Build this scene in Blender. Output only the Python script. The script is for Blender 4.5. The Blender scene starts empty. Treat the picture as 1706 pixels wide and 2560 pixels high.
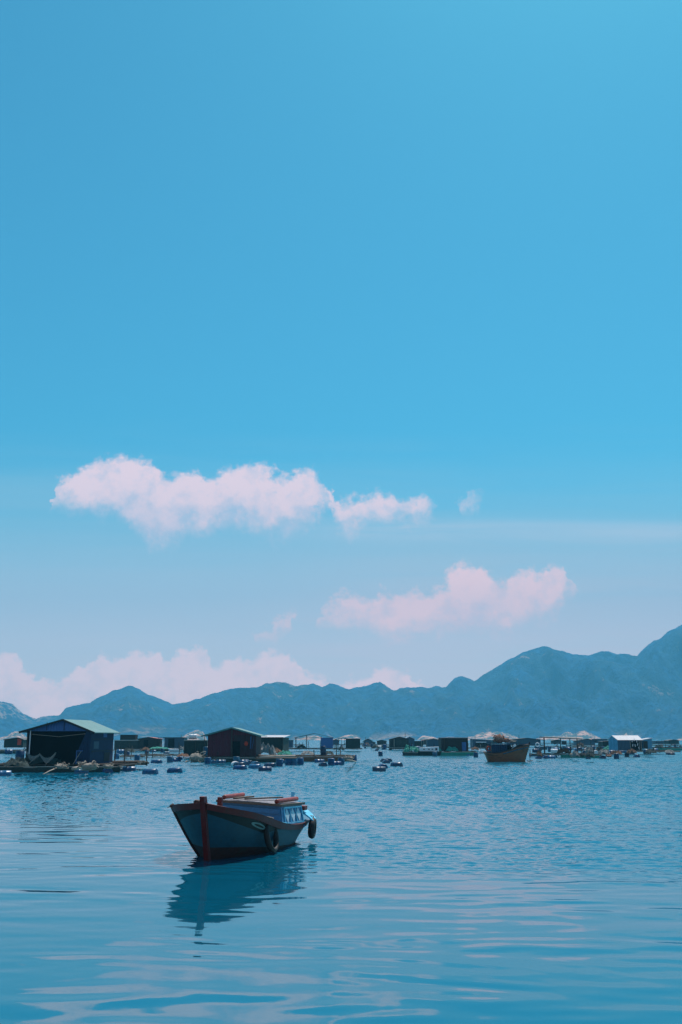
import bpy, math, random
import numpy as np
from mathutils import Vector, Matrix, noise as mnoise
R = math.radians
random.seed(7)
scene = bpy.context.scene
col = scene.collection

# ------------------------------------------------------------------ camera
HC = 2.2                     # eye height over the water
FPX = 2500.0                 # focal length in photograph pixels (2560 high)
PITCH = math.atan(566.0/FPX)
cam = bpy.data.cameras.new('camera'); cam_o = bpy.data.objects.new('camera', cam); col.objects.link(cam_o)
cam_o.location = (0, 0, HC); cam_o.rotation_euler = (math.pi/2 + PITCH, 0, 0)
cam.sensor_fit = 'VERTICAL'; cam.sensor_height = 24.0; cam.lens = 24.0*FPX/2560.0
cam.clip_start = 0.1; cam.clip_end = 30000
scene.camera = cam_o
scene.view_settings.view_transform = 'Standard'
scene.view_settings.look = 'None'
scene.view_settings.gamma = 1.0
scene.view_settings.exposure = 0.3
scene.render.film_transparent = False
try:
    scene.cycles.volume_bounces = 0
    scene.cycles.max_bounces = 6
except Exception: pass
CP, SP = math.cos(PITCH), math.sin(PITCH)
def ray(u, v):
    a = (u-853.0)/FPX; b = (1280.0-v)/FPX
    return Vector((a, CP - b*SP, SP + b*CP))
def W(u, v, z=0.0):
    r = ray(u, v); t = (z-HC)/r.z
    return Vector((r.x*t, r.y*t, z))
def DV(v, z=0.0): return W(853, v, z).y
def X(u, d, z=1.0): return (u-853.0)/FPX*(d*CP+(z-HC)*SP)
def Z(v, d):
    r = ray(853, v); return HC + r.z*d/r.y
def GN(u, v):
    r = ray(u, v); return (r.x/r.y, r.z/r.y)

# ------------------------------------------------------------------ node helper
class NT:
    def __init__(s, tree): s.t = tree; s.n = tree.nodes; s.l = tree.links
    def new(s, typ, **kw):
        n = s.n.new(typ)
        for k, v in kw.items(): setattr(n, k, v)
        return n
    def put(s, sock, v):
        if isinstance(v, bpy.types.NodeSocket): s.l.new(v, sock)
        elif v is not None: sock.default_value = v
    def math(s, op, a, b=None, c=None, clamp=False):
        n = s.new('ShaderNodeMath', operation=op); n.use_clamp = clamp
        s.put(n.inputs[0], a)
        if b is not None: s.put(n.inputs[1], b)
        if c is not None: s.put(n.inputs[2], c)
        return n.outputs[0]
    def vmath(s, op, a, b=None, scale=None):
        n = s.new('ShaderNodeVectorMath', operation=op)
        s.put(n.inputs[0], a)
        if b is not None: s.put(n.inputs[1], b)
        if scale is not None: s.put(n.inputs['Scale'], scale)
        return n.outputs[0]
    def smooth(s, x, a, b, lo=0.0, hi=1.0):
        n = s.new('ShaderNodeMapRange', interpolation_type='SMOOTHSTEP')
        s.put(n.inputs['Value'], x); s.put(n.inputs['From Min'], a); s.put(n.inputs['From Max'], b)
        s.put(n.inputs['To Min'], lo); s.put(n.inputs['To Max'], hi)
        return n.outputs[0]
    def lin(s, x, a, b, lo=0.0, hi=1.0):
        n = s.new('ShaderNodeMapRange'); n.clamp = True
        s.put(n.inputs['Value'], x); s.put(n.inputs['From Min'], a); s.put(n.inputs['From Max'], b)
        s.put(n.inputs['To Min'], lo); s.put(n.inputs['To Max'], hi)
        return n.outputs[0]
    def mix(s, f, a, b, blend='MIX'):
        n = s.new('ShaderNodeMix', data_type='RGBA', blend_type=blend)
        s.put(n.inputs[0], f); s.put(n.inputs[6], a); s.put(n.inputs[7], b)
        return n.outputs[2]
    def noise(s, vec, scale, detail=4, rough=0.5, dist=0.0, color=False):
        n = s.new('ShaderNodeTexNoise'); s.put(n.inputs['Vector'], vec)
        n.inputs['Scale'].default_value = scale; n.inputs['Detail'].default_value = detail
        n.inputs['Roughness'].default_value = rough; n.inputs['Distortion'].default_value = dist
        return n.outputs[1 if color else 0]
    def sep(s, v):
        n = s.new('ShaderNodeSeparateXYZ'); s.put(n.inputs[0], v); return n.outputs
    def comb(s, x, y, z):
        n = s.new('ShaderNodeCombineXYZ'); s.put(n.inputs[0], x); s.put(n.inputs[1], y); s.put(n.inputs[2], z); return n.outputs[0]
    def curve(s, x, pts):
        n = s.new('ShaderNodeFloatCurve'); s.put(n.inputs['Value'], x)
        c = n.mapping.curves[0]; n.mapping.extend = 'HORIZONTAL'
        pts = sorted(pts)
        c.points[0].location = pts[0]; c.points[1].location = pts[-1]
        for p in pts[1:-1]: c.points.new(*p)
        for p in c.points: p.handle_type = 'AUTO'
        n.mapping.update()
        return n.outputs[0]
def srgb(r, g, b, k=1.0):
    f = lambda c: ((c/255.0)/12.92 if c/255.0 <= 0.04045 else ((c/255.0+0.055)/1.055)**2.4)
    return (f(r)*k, f(g)*k, f(b)*k, 1.0)

# ------------------------------------------------------------------ sky
SUN_EL, SUN_AZ = 60.0, 22.0          # azimuth to the right of the view direction
world = bpy.data.worlds.new('World'); scene.world = world; world.use_nodes = True
g = NT(world.node_tree); g.n.clear()
out = g.new('ShaderNodeOutputWorld'); bg = g.new('ShaderNodeBackground'); g.l.new(bg.outputs[0], out.inputs[0])
sky = g.new('ShaderNodeTexSky', sky_type='NISHITA'); sky.sun_disc = False
sky.sun_elevation = R(SUN_EL); sky.sun_rotation = R(SUN_AZ); sky.altitude = 0
sky.air_density = 1.0; sky.dust_density = 0.6; sky.ozone_density = 2.0
BGS = 0.12
bg.inputs[1].default_value = BGS
tc = g.new('ShaderNodeTexCoord').outputs['Generated']
dx, dy, dz = g.sep(tc)
yy = g.math('MAXIMUM', g.math('ABSOLUTE', dy), 0.08)
gx = g.math('DIVIDE', dx, yy); gz = g.math('DIVIDE', g.math('ABSOLUTE', dz), yy)
base = g.mix(1.0, sky.outputs[0], (0.205, 0.79, 0.83, 1), 'MULTIPLY')
k = 1.0/BGS/2**0.3
def skl(r, gg, b): return (r*k, gg*k, b*k, 1)
def skc(r, gg, b): return srgb(r, gg, b, k)
# pale air towards the horizon (thin high veil of cloud)
wis = g.noise(g.comb(g.math('MULTIPLY', gx, 2.0), g.math('MULTIPLY', gz, 34.0), 0.0), 1.6, 5, 0.6, 0.6)
e1000, e1230, e1290, e1400, e1600, e1800 = [GN(853, v)[1] for v in (1000, 1230, 1290, 1400, 1600, 1800)]
gzw = g.math('ADD', gz, g.math('MULTIPLY', g.math('SUBTRACT', wis, 0.5), 0.035))
soft = g.lin(gzw, e1000, e1600, 0.0, 1.0)
sharp = g.smooth(g.math('ADD', gzw, g.math('MULTIPLY', gx, 0.006)), e1290+0.012, e1290-0.012, 0.0, 1.0)
left = g.smooth(gzw, e1230+0.03, e1290-0.03)
rgt = g.smooth(gx, -0.16, 0.12)
veil = g.math('MULTIPLY', g.smooth(g.math('ADD', gzw, g.math('MULTIPLY', g.math('SUBTRACT', wis, 0.5), 0.03)), e1000-0.02, e1600+0.02), 0.84)
veil = g.math('ADD', veil, g.math('MULTIPLY', g.math('MULTIPLY', sharp, g.math('ADD', g.math('MULTIPLY', rgt, 0.7), 0.12)), g.lin(wis, 0.36, 0.64, 0.06, 0.30)))
sk_ = g.math('SUBTRACT', 1.0, g.smooth(g.math('ABSOLUTE', g.math('SUBTRACT', gz, g.math('ADD', e1290-0.014, g.math('MULTIPLY', gx, -0.012)))), 0.0, 0.020))
streak = g.math('MULTIPLY', g.math('MULTIPLY', sk_, g.smooth(gx, -0.12, 0.06)), g.lin(wis, 0.35, 0.65, 0.12, 0.55))
ls_ = g.math('SUBTRACT', 1.0, g.smooth(g.math('ABSOLUTE', g.math('SUBTRACT', gz, e1230)), 0.0, 0.030))
veil = g.math('ADD', veil, g.math('MULTIPLY', g.math('MULTIPLY', ls_, g.smooth(gx, -0.20, -0.30)), 0.22))
veil = g.math('MINIMUM', veil, 0.97)
vcol = g.mix(g.lin(gz, e1290, e1600), skc(178, 210, 228), skl(0.94, 0.83, 0.92))
c1 = g.mix(veil, base, vcol)
c1 = g.mix(streak, c1, skl(0.78, 0.80, 0.92))
low = g.smooth(gz, e1600+0.03, e1800-0.02, 0.0, 0.65)
c1 = g.mix(low, c1, skl(1.04, 0.90, 0.96))
# clouds: outlines over azimuth, ragged by noise
def outline(pts, sc=1.0, ox=0.0, oy=0.0):
    return [(ox + x/sc, oy + y/sc) for x, y in pts]
XA, XB, ZA, ZB = -0.55, 0.55, 0.0, 0.40
nx = g.noise(g.comb(gx, gz, 0.0), 26.0, 6, 0.62, 0.0, True)
nx2 = g.noise(g.comb(gx, gz, 3.0), 95.0, 4, 0.6, 0.0, True)
off = g.vmath('ADD', g.vmath('SCALE', g.vmath('SUBTRACT', nx, (0.5, 0.5, 0.5)), scale=0.040),
              g.vmath('SCALE', g.vmath('SUBTRACT', nx2, (0.5, 0.5, 0.5)), scale=0.024))
ox_, oz_, _o = g.sep(off)
cx = g.math('ADD', gx, ox_); cz = g.math('ADD', gz, oz_)
cxn = g.lin(cx, XA, XB); 
body = g.noise(g.comb(gx, gz, 7.0), 30.0, 8, 0.66)
def cloud(prev, top, bot, lit, shd, wt, wb, amount):
    def conv(pts, dv=0.0):
        r = []
        for u, v in pts:
            v += dv
            a, b = GN(u, v)
            r.append(((a-XA)/(XB-XA), (b-ZA)/(ZB-ZA)))
        return r
    tp = g.math('MULTIPLY', g.curve(cxn, conv(top, -7.0)), ZB); bt = g.math('MULTIPLY', g.curve(cxn, conv(bot, 11.0)), ZB)
    rag = g.math('MULTIPLY', g.math('SUBTRACT', body, 0.47), 0.020)
    dt = g.math('ADD', g.math('SUBTRACT', tp, cz), rag); db = g.math('ADD', g.math('SUBTRACT', cz, bt), rag)
    m = g.math('MULTIPLY', g.smooth(dt, 0.0, wt), g.smooth(db, -wb*0.3, wb))
    m = g.math('MULTIPLY', m, g.lin(body, 0.30, 0.52, 0.75, 1.0))
    m = g.math('MULTIPLY', m, amount)
    sh = g.math('ADD', g.math('MULTIPLY', g.smooth(dt, 0.005, 0.075), 0.85), g.lin(body, 0.36, 0.60, 0.45, -0.45), None, True)
    cc = g.mix(sh, lit, shd)
    return g.mix(m, prev, cc)
o = lambda pts: outline(pts, 1.3067, 100, 1100)
m_ = lambda pts: outline(pts, 0.9191, 0, 0)
top1 = o([(-100,400),(22,360),(36,200),(50,140),(80,118),(140,92),(210,58),(265,48),(330,52),(375,80),(430,108),(480,90),(520,100),(545,135),(600,100),(670,78),(740,88),(785,128),(830,108),(900,98),(938,125),(955,150),(970,188),(985,205),(1020,200),(1120,175),(1190,205),(1220,185),(1290,180),(1302,230),(1306,330),(1352,330),(1358,240),(1372,216),(1400,190),(1450,184),(1458,200),(1462,340),(1500,340)])
bot1 = o([(-100,270),(22,250),(36,212),(80,215),(150,235),(240,240),(300,280),(400,335),(480,305),(560,305),(640,285),(780,300),(860,285),(910,240),(938,205),(955,262),(970,285),(985,298),(1060,275),(1150,268),(1230,250),(1290,205),(1302,190),(1306,170),(1352,170),(1358,228),(1372,228),(1400,220),(1450,178),(1458,170),(1462,160),(1500,160)])
cA = cloud(c1, top1, bot1, skl(1.22, 0.86, 0.90), skl(0.80, 0.72, 0.86), 0.014, 0.026, 0.93)
top2 = m_([(300,1540),(568,1500),(588,1442),(612,1436),(632,1420),(682,1406),(690,1500),(720,1500),(726,1396),(790,1372),(830,1380),(900,1350),(960,1352),(1010,1335),(1045,1300),(1085,1290),(1120,1310),(1155,1330),(1200,1308),(1240,1325),(1262,1300),(1290,1290),(1312,1330),(1330,1440),(1500,1540)])
bot2 = m_([(300,1420),(568,1430),(590,1455),(630,1455),(682,1424),(690,1350),(720,1350),(726,1412),(790,1425),(830,1435),(900,1450),(1045,1450),(1200,1432),(1262,1410),(1290,1385),(1312,1350),(1330,1370),(1500,1380)])
cB = cloud(cA, top2, bot2, skl(1.62, 0.92, 0.88), skl(1.20, 0.80, 0.86), 0.014, 0.026, 0.85)
top3 = m_([(-500,1560),(-200,1530),(0,1508),(30,1500),(50,1512),(70,1548),(130,1572),(190,1548),(222,1522),(235,1500),(262,1520),(300,1496),(330,1488),(362,1494),(385,1518),(415,1500),(440,1486),(468,1490),(495,1522),(530,1506),(575,1508),(615,1498),(660,1494),(685,1520),(705,1548),(770,1562),(830,1556),(865,1538),(900,1532),(935,1536),(962,1562),(990,1590),(1100,1640),(1500,1660)])
bot3 = m_([(-500,1700),(1500,1700)])
cC = cloud(cB, top3, bot3, skl(1.62, 1.02, 1.0), skl(1.15, 0.86, 0.92), 0.010, 0.04, 0.72)
g.l.new(cC, bg.inputs[0])

# ------------------------------------------------------------------ sun
sl = bpy.data.lights.new('sun', 'SUN'); sun = bpy.data.objects.new('sun', sl); col.objects.link(sun)
sl.energy = 4.5; sl.angle = R(0.55); sl.color = (1.0, 0.93, 0.88)
sd = Vector((math.sin(R(SUN_AZ))*math.cos(R(SUN_EL)), math.cos(R(SUN_AZ))*math.cos(R(SUN_EL)), math.sin(R(SUN_EL))))
sun.rotation_euler = sd.to_track_quat('Z', 'Y').to_euler()

# ------------------------------------------------------------------ materials
def mat(name, c, rough=0.7, var=0.35, scale=6.0, c2=None, metallic=0.0, bump=0.0, grain=None, spec=0.4):
    m = bpy.data.materials.new(name); m.use_nodes = True
    q = NT(m.node_tree); b = q.n['Principled BSDF']
    tco = q.new('ShaderNodeTexCoord').outputs['Object']
    if grain: tco = q.vmath('MULTIPLY', tco, grain)
    n1 = q.noise(tco, scale, 6, 0.65)
    n2 = q.noise(tco, scale*5.3, 3, 0.6)
    f = q.math('ADD', q.math('MULTIPLY', n1, 0.65), q.math('MULTIPLY', n2, 0.35))
    dk = tuple(x*(1-var) for x in c[:3])+(1,); lt = tuple(min(1, x*(1+var)) for x in c[:3])+(1,)
    cc = q.mix(q.lin(f, 0.36, 0.64), dk, lt)
    if c2: cc = q.mix(q.smooth(n1, 0.52, 0.66), cc, tuple(c2[:3])+(1,))
    q.l.new(cc, b.inputs['Base Color']); b.inputs['Roughness'].default_value = rough
    b.inputs['Metallic'].default_value = metallic; b.inputs['Specular IOR Level'].default_value = spec
    if bump:
        bn = q.new('ShaderNodeBump'); bn.inputs['Strength'].default_value = bump; bn.inputs['Distance'].default_value = 0.02
        q.l.new(f, bn.inputs['Height']); q.l.new(bn.outputs[0], b.inputs['Normal'])
    return m
def planked(name, c, c2, wear):
    m = mat(name, c, 0.5, 0.22, 2.5, c2, bump=0.15)
    q = NT(m.node_tree); b = q.n['Principled BSDF']; tco = q.new('ShaderNodeTexCoord').outputs['Object']
    x, y, z = q.sep(tco); src = b.inputs['Base Color'].links[0].from_socket
    v = q.math('FRACT', q.math('MULTIPLY', q.math('ADD', z, q.math('MULTIPLY', y, 0.10)), 7.0))
    seam = q.math('MULTIPLY', q.smooth(q.math('ABSOLUTE', q.math('SUBTRACT', v, 0.5)), 0.47, 0.5), 0.55)
    cc = q.mix(seam, src, tuple(k_*0.35 for k_ in c[:3])+(1,))
    st = q.noise(q.vmath('MULTIPLY', tco, (7.0, 7.0, 1.0)), 2.2, 5, 0.7)
    chip = q.noise(tco, 16.0, 5, 0.75)
    cc = q.mix(q.math('MULTIPLY', q.smooth(st, 0.56, 0.70), 0.5), cc, wear)
    cc = q.mix(q.math('MULTIPLY', q.smooth(chip, 0.64, 0.68), 0.7), cc, (0.09, 0.09, 0.085, 1))
    q.l.new(cc, b.inputs['Base Color']); return m
def corrug(name, c, rough=0.5, per=9.0, c2=None, axis=0, var=0.25):
    m = mat(name, c, rough, var, 2.0, c2)
    q = NT(m.node_tree); b = q.n['Principled BSDF']
    tco = q.new('ShaderNodeTexCoord').outputs['Object']
    w = q.math('SINE', q.math('MULTIPLY', q.sep(tco)[axis], per*2*math.pi))
    bn = q.new('ShaderNodeBump'); bn.inputs['Strength'].default_value = 0.6; bn.inputs['Distance'].default_value = 0.02
    q.l.new(w, bn.inputs['Height']); q.l.new(bn.outputs[0], b.inputs['Normal'])
    return m
M = dict(
 hull_teal = planked('hull_teal', (0.010,0.052,0.082), (0.016,0.044,0.058), (0.035,0.045,0.035,1)),
 hull_red = planked('hull_red', (0.13,0.006,0.004), (0.09,0.014,0.010), (0.05,0.02,0.015,1)),
 hull_dark = mat('hull_dark', (0.010,0.007,0.006), 0.6, 0.4, 4),
 hull_bottom = mat('hull_bottom', (0.040,0.010,0.007), 0.7, 0.5, 5, (0.02,0.018,0.012), bump=0.3),
 paint_blue = mat('paint_blue', (0.035,0.17,0.33), 0.45, 0.25, 4, (0.04,0.14,0.26)),
 paint_light = mat('paint_light', (0.12,0.50,0.70), 0.45, 0.2, 4),
 paint_pale = mat('paint_pale', (0.42,0.55,0.62), 0.5, 0.2, 8),
 paint_grey = mat('paint_grey', (0.13,0.19,0.18), 0.5, 0.2, 8),
 deck_grey = mat('deck_grey', (0.24,0.22,0.24), 0.8, 0.3, 6, (0.15,0.13,0.12)),
 red_rail = mat('red_rail', (0.22,0.028,0.018), 0.5, 0.35, 9),
 rubber = mat('rubber', (0.018,0.014,0.013), 0.65, 0.4, 8),
 rope = mat('rope', (0.26,0.22,0.18), 0.9, 0.3, 20, (0.16,0.12,0.09), bump=0.5),
 wood = mat('wood', (0.13,0.09,0.065), 0.85, 0.4, 4, (0.09,0.06,0.045), grain=(1,6,6), bump=0.3),
 wood_pale = mat('wood_pale', (0.36,0.29,0.24), 0.85, 0.35, 4, (0.22,0.17,0.13), grain=(1,6,6)),
 wood_dark = mat('wood_dark', (0.055,0.04,0.03), 0.85, 0.4, 4),
 blue_wall = corrug('blue_wall', (0.035,0.12,0.32), 0.6, 5, (0.026,0.09,0.22)),
 blue_wall_shaded = corrug('blue_wall_shaded', (0.006,0.024,0.070), 0.8, 5, (0.004,0.014,0.038)),  # darker copy of the blue sheeting, shade of the unlit side in its colour
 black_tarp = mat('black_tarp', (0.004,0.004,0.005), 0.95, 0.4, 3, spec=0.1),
 roof_green = corrug('roof_green', (0.045,0.18,0.18), 0.6, 5, (0.08,0.17,0.17), 1),
 roof_dark = corrug('roof_dark', (0.03,0.045,0.05), 0.6, 5, None, 1),
 roof_pale = corrug('roof_pale', (0.50,0.48,0.50), 0.5, 5, (0.36,0.33,0.33), 0),
 roof_red = corrug('roof_red', (0.40,0.10,0.07), 0.6, 5, None, 0),
 fascia = mat('fascia', (0.012,0.016,0.018), 0.7, 0.3, 4),
 maroon = corrug('maroon', (0.085,0.006,0.020), 0.8, 6, (0.045,0.005,0.012)),
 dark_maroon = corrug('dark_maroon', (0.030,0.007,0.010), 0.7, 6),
 dark_green = corrug('dark_green', (0.009,0.022,0.018), 0.75, 6, (0.02,0.03,0.02)),
 olive = mat('olive', (0.024,0.030,0.022), 0.8, 0.35, 4, (0.05,0.045,0.035)),
 brown_wall = mat('brown_wall', (0.022,0.017,0.013), 0.8, 0.35, 4),
 slate = corrug('slate', (0.03,0.075,0.12), 0.6, 5, (0.02,0.05,0.08)),
 lightblue_wall = corrug('lightblue_wall', (0.07,0.25,0.38), 0.6, 5),
 barrel_blue = mat('barrel_blue', (0.007,0.045,0.14), 0.35, 0.3, 3, (0.01,0.06,0.22)),
 barrel_navy = mat('barrel_navy', (0.005,0.028,0.09), 0.4, 0.3, 3),
 barrel_light = mat('barrel_light', (0.03,0.15,0.33), 0.35, 0.2, 3),
 barrel_white = mat('barrel_white', (0.70,0.68,0.68), 0.5, 0.1, 3),
 net_green = mat('net_green', (0.03,0.26,0.19), 0.9, 0.5, 9, (0.02,0.12,0.09)),
 net_grey = mat('net_grey', (0.20,0.20,0.19), 0.9, 0.45, 9, (0.12,0.12,0.11)),
 net_dark = mat('net_dark', (0.03,0.045,0.04), 0.95, 0.5, 9),
 net_brown = mat('net_brown', (0.14,0.07,0.04), 0.95, 0.5, 9),
 white_paint = mat('white_paint', (0.72,0.72,0.74), 0.5, 0.1, 5, (0.5,0.48,0.46)),
 hull_brown = mat('hull_brown', (0.20,0.07,0.022), 0.6, 0.35, 1.2, (0.06,0.03,0.018), grain=(0.6,0.6,4)),
 blue_cloth = mat('blue_cloth', (0.03,0.14,0.35), 0.9, 0.3, 5),
 red_cloth = mat('red_cloth', (0.55,0.05,0.02), 0.9, 0.3, 5),
 window_dark = mat('window_dark', (0.02,0.03,0.05), 0.15, 0.2, 5),
 rust = mat('rust', (0.24,0.10,0.06), 0.9, 0.5, 9, (0.40,0.28,0.22)),
 metal = mat('metal', (0.35,0.37,0.40), 0.4, 0.2, 9, metallic=0.5),
)

# ------------------------------------------------------------------ mesh builder
class MB:
    def __init__(s): s.v = []; s.f = []; s.mi = []
    def add(s, vs, fs, mi=0):
        b = len(s.v); s.v += [tuple(p) for p in vs]; s.f += [tuple(b+i for i in f) for f in fs]; s.mi += [mi]*len(fs)
        return s
    def box(s, c, size, rz=0.0, ry=0.0, rx=0.0, mi=0, taper=1.0):
        hx, hy, hz = [q/2 for q in size]
        mt = Matrix.Rotation(rz, 3, 'Z') @ Matrix.Rotation(ry, 3, 'Y') @ Matrix.Rotation(rx, 3, 'X')
        vs = []
        for z in (-1, 1):
            t = taper if z > 0 else 1.0
            for x, y in ((-1,-1),(1,-1),(1,1),(-1,1)): vs.append(Vector(c)+mt@Vector((x*hx*t, y*hy*t, z*hz)))
        return s.add(vs, [(0,3,2,1),(4,5,6,7),(0,1,5,4),(1,2,6,5),(2,3,7,6),(3,0,4,7)], mi)
    def bar(s, a, b, w=0.05, h=None, mi=0):
        a = Vector(a); b = Vector(b); h = h or w
        d = (b-a); L = d.length; d.normalize()
        up = Vector((0,0,1)) if abs(d.z) < 0.95 else Vector((0,1,0))
        sx = d.cross(up).normalized(); sz = sx.cross(d)
        vs = [p + sx*w/2*i + sz*h/2*j for p in (a, b) for i, j in ((-1,-1),(1,-1),(1,1),(-1,1))]
        return s.add(vs, [(0,1,2,3),(7,6,5,4),(0,4,5,1),(1,5,6,2),(2,6,7,3),(3,7,4,0)], mi)
    def tube(s, pts, r=0.03, n=8, mi=0, radii=None, closed=False):
        pts = [Vector(p) for p in pts]; m = len(pts); rings = []
        for i, p in enumerate(pts):
            if closed: d = (pts[(i+1) % m]-pts[i-1]).normalized()
            else: d = (pts[min(i+1, m-1)]-pts[max(i-1, 0)]).normalized()
            up = Vector((0,0,1)) if abs(d.z) < 0.9 else Vector((0,1,0))
            a = d.cross(up).normalized(); b = a.cross(d)
            rr = radii[i] if radii else r
            rings.append([p + a*math.cos(2*math.pi*j/n)*rr + b*math.sin(2*math.pi*j/n)*rr for j in range(n)])
        vs = [q for rg in rings for q in rg]; fs = []
        for i in range(m if closed else m-1):
            k2 = (i+1) % m
            for j in range(n): fs.append((i*n+j, i*n+(j+1) % n, k2*n+(j+1) % n, k2*n+j))
        if not closed: fs += [tuple(range(n-1, -1, -1)), tuple((m-1)*n+j for j in range(n))]
        return s.add(vs, fs, mi)
    def lathe(s, prof, mt=None, n=20, mi=0):
        mt = mt or Matrix.Identity(4); vs = []; fs = []
        for r, z in prof:
            for j in range(n): vs.append(mt @ Vector((r*math.cos(2*math.pi*j/n), r*math.sin(2*math.pi*j/n), z)))
        for i in range(len(prof)-1):
            for j in range(n): fs.append((i*n+j, i*n+(j+1) % n, (i+1)*n+(j+1) % n, (i+1)*n+j))
        fs += [tuple(range(n-1, -1, -1)), tuple((len(prof)-1)*n+j for j in range(n))]
        return s.add(vs, fs, mi)
    def grid(s, fn, nu, nv, mi=0, both=False):
        vs = [fn(i/nu, j/nv) for j in range(nv+1) for i in range(nu+1)]; fs = []
        for j in range(nv):
            for i in range(nu):
                a = j*(nu+1)+i; fs.append((a, a+1, a+nu+2, a+nu+1))
        return s.add(vs, fs, mi)
    def prism(s, poly, y0, y1, mi=0):     # polygon in x,z extruded along y
        n = len(poly); vs = [(x, y0, z) for x, z in poly]+[(x, y1, z) for x, z in poly]
        fs = [tuple(range(n)), tuple(range(2*n-1, n-1, -1))]+[(i, i+n, (i+1) % n+n, (i+1) % n) for i in range(n)]
        return s.add(vs, fs, mi)
    def build(s, name, mats, parent=None, smooth=False, loc=None, rz=0.0, solid=0.0):
        me = bpy.data.meshes.new(name); me.from_pydata(s.v, [], s.f)
        if not isinstance(mats, (list, tuple)): mats = [mats]
        for m in mats: me.materials.append(m if not isinstance(m, str) else M[m])
        me.polygons.foreach_set('material_index', s.mi)
        if smooth: me.polygons.foreach_set('use_smooth', [True]*len(s.f))
        me.update()
        ob = bpy.data.objects.new(name, me); col.objects.link(ob)
        if parent: ob.parent = parent
        if loc is not None: ob.location = loc
        ob.rotation_euler.z = rz
        if solid:
            md = ob.modifiers.new('thick', 'SOLIDIFY'); md.thickness = solid; md.offset = 0
        return ob
def tag(ob, label=None, cat=None, group=None, kind=None):
    if label: ob['label'] = label
    if cat: ob['category'] = cat
    if group: ob['group'] = group
    if kind: ob['kind'] = kind
    return ob
def thing(name, label, cat, loc=(0,0,0), rz=0.0, group=None):
    e = bpy.data.objects.new(name, None); col.objects.link(e); e.empty_display_size = 0.3
    e.location = loc; e.rotation_euler = (0, 0, rz); return tag(e, label, cat, group)
def nz(x, y, z, s=1.0): return mnoise.noise(Vector((x*s, y*s, z*s)))
def fbm(x, y, z, o=5, s=1.0): return mnoise.fractal(Vector((x*s, y*s, z*s)), 0.9, 2.1, o)

# ------------------------------------------------------------------ water
WATER_BODY = (0.0005, 0.088, 0.150, 1); WATER_IOR = 2.6; WATER_R0, WATER_R1 = 0.03, 0.16
SL_SWELL, SL_CALM, SL_RIP, SL_FINE = 0.021, 0.006, 0.110, 0.10
wm = bpy.data.materials.new('water'); wm.use_nodes = True
q = NT(wm.node_tree); b = q.n['Principled BSDF']
geo = q.new('ShaderNodeNewGeometry'); px_, py_, pz_ = q.sep(geo.outputs['Position'])
dist = q.math('SQRT', q.math('ADD', q.math('MULTIPLY', px_, px_), q.math('MULTIPLY', py_, py_)))
far = q.smooth(dist, 95.0, 125.0)
def H(px, py):
    p = q.comb(px, py, 0.0)
    return q.math('ADD', q.math('MULTIPLY', q.noise(p, 1.8, 3, 0.6), 0.12), q.math('MULTIPLY', q.noise(p, 5.0, 2, 0.5), 0.030))
EPS = 0.02
h0 = H(px_, py_); h1 = H(q.math('ADD', px_, EPS), py_); h2 = H(px_, q.math('ADD', py_, EPS))
fs = q.math('MULTIPLY', far, 1/EPS)
dn = q.comb(q.math('MULTIPLY', q.math('SUBTRACT', h0, h1), fs), q.math('MULTIPLY', q.math('SUBTRACT', h0, h2), fs), 0.0)
q.l.new(q.vmath('NORMALIZE', q.vmath('ADD', geo.outputs['Normal'], dn)), b.inputs['Normal'])
q.l.new(q.lin(dist, 8.0, 115.0, WATER_R0, WATER_R1), b.inputs['Roughness'])
b.inputs['Base Color'].default_value = WATER_BODY; b.inputs['IOR'].default_value = WATER_IOR; b.inputs['Specular Tint'].default_value = (0.42, 1.0, 1.0, 1)
# ripples: sums of small sines; a calm slick near the quay, breeze-ruffled further out and to the right
rg = np.random.RandomState(11)
ys = [3.0]
while ys[-1] < 112: ys.append(ys[-1]+0.0016*ys[-1]+0.028)
ys = np.array(ys); aa = np.linspace(-0.47, 0.47, 820)
YY, AA = np.meshgrid(ys, aa, indexing='ij'); XX = AA*YY
def sines(X_, Y_, n, lmin, lmax, spread, p=1.0, seed=0):
    r = np.random.RandomState(seed); o = np.zeros_like(X_)
    for i in range(n):
        L = math.exp(r.uniform(math.log(lmin), math.log(lmax))); k_ = 2*math.pi/L
        th = r.normal(0, spread); o += (1.0/k_)*np.sin(k_*(X_*math.sin(th)+Y_*math.cos(th))+r.uniform(0, 6.28))
    return o*math.sqrt(2.0/n)          # rms slope 1
def soft(X_, Y_, L, seed):             # smooth random field about 0, std 1
    r = np.random.RandomState(seed); o = np.zeros_like(X_)
    for i in range(14):
        k_ = 2*math.pi/(L*math.exp(r.uniform(-0.8, 0.8))); th = r.uniform(0, 6.28)
        o += np.sin(k_*(X_*0.45*math.cos(th)+Y_*math.sin(th))+r.uniform(0, 6.28))
    return o/math.sqrt(7.0)
def sst(x, a_, b_): t = np.clip((x-a_)/(b_-a_), 0, 1); return t*t*(3-2*t)
WXo = XX+0.14*soft(XX, YY, 4.0, 5); WYo = YY+0.14*soft(XX, YY, 4.0, 6)
patch = soft(XX, YY, 14.0, 1)
z_r = sst(YY+0.95*XX+1.6*patch, 17.0, 24.5)
z_f = sst(YY+4.0*patch+0.25*XX, 23.0, 42.0)
zone = np.maximum(z_r, z_f)*(0.72+0.28*sst(soft(XX, YY, 22.0, 2), -1.2, 1.0))
HH = SL_SWELL*sines(WXo, WYo, 70, 0.30, 1.5, 0.33, seed=3)*np.clip(0.8+0.35*soft(XX, YY, 5.0, 21), 0.15, 1.6)*(0.7+0.3*sst(YY, 6, 16))
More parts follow.
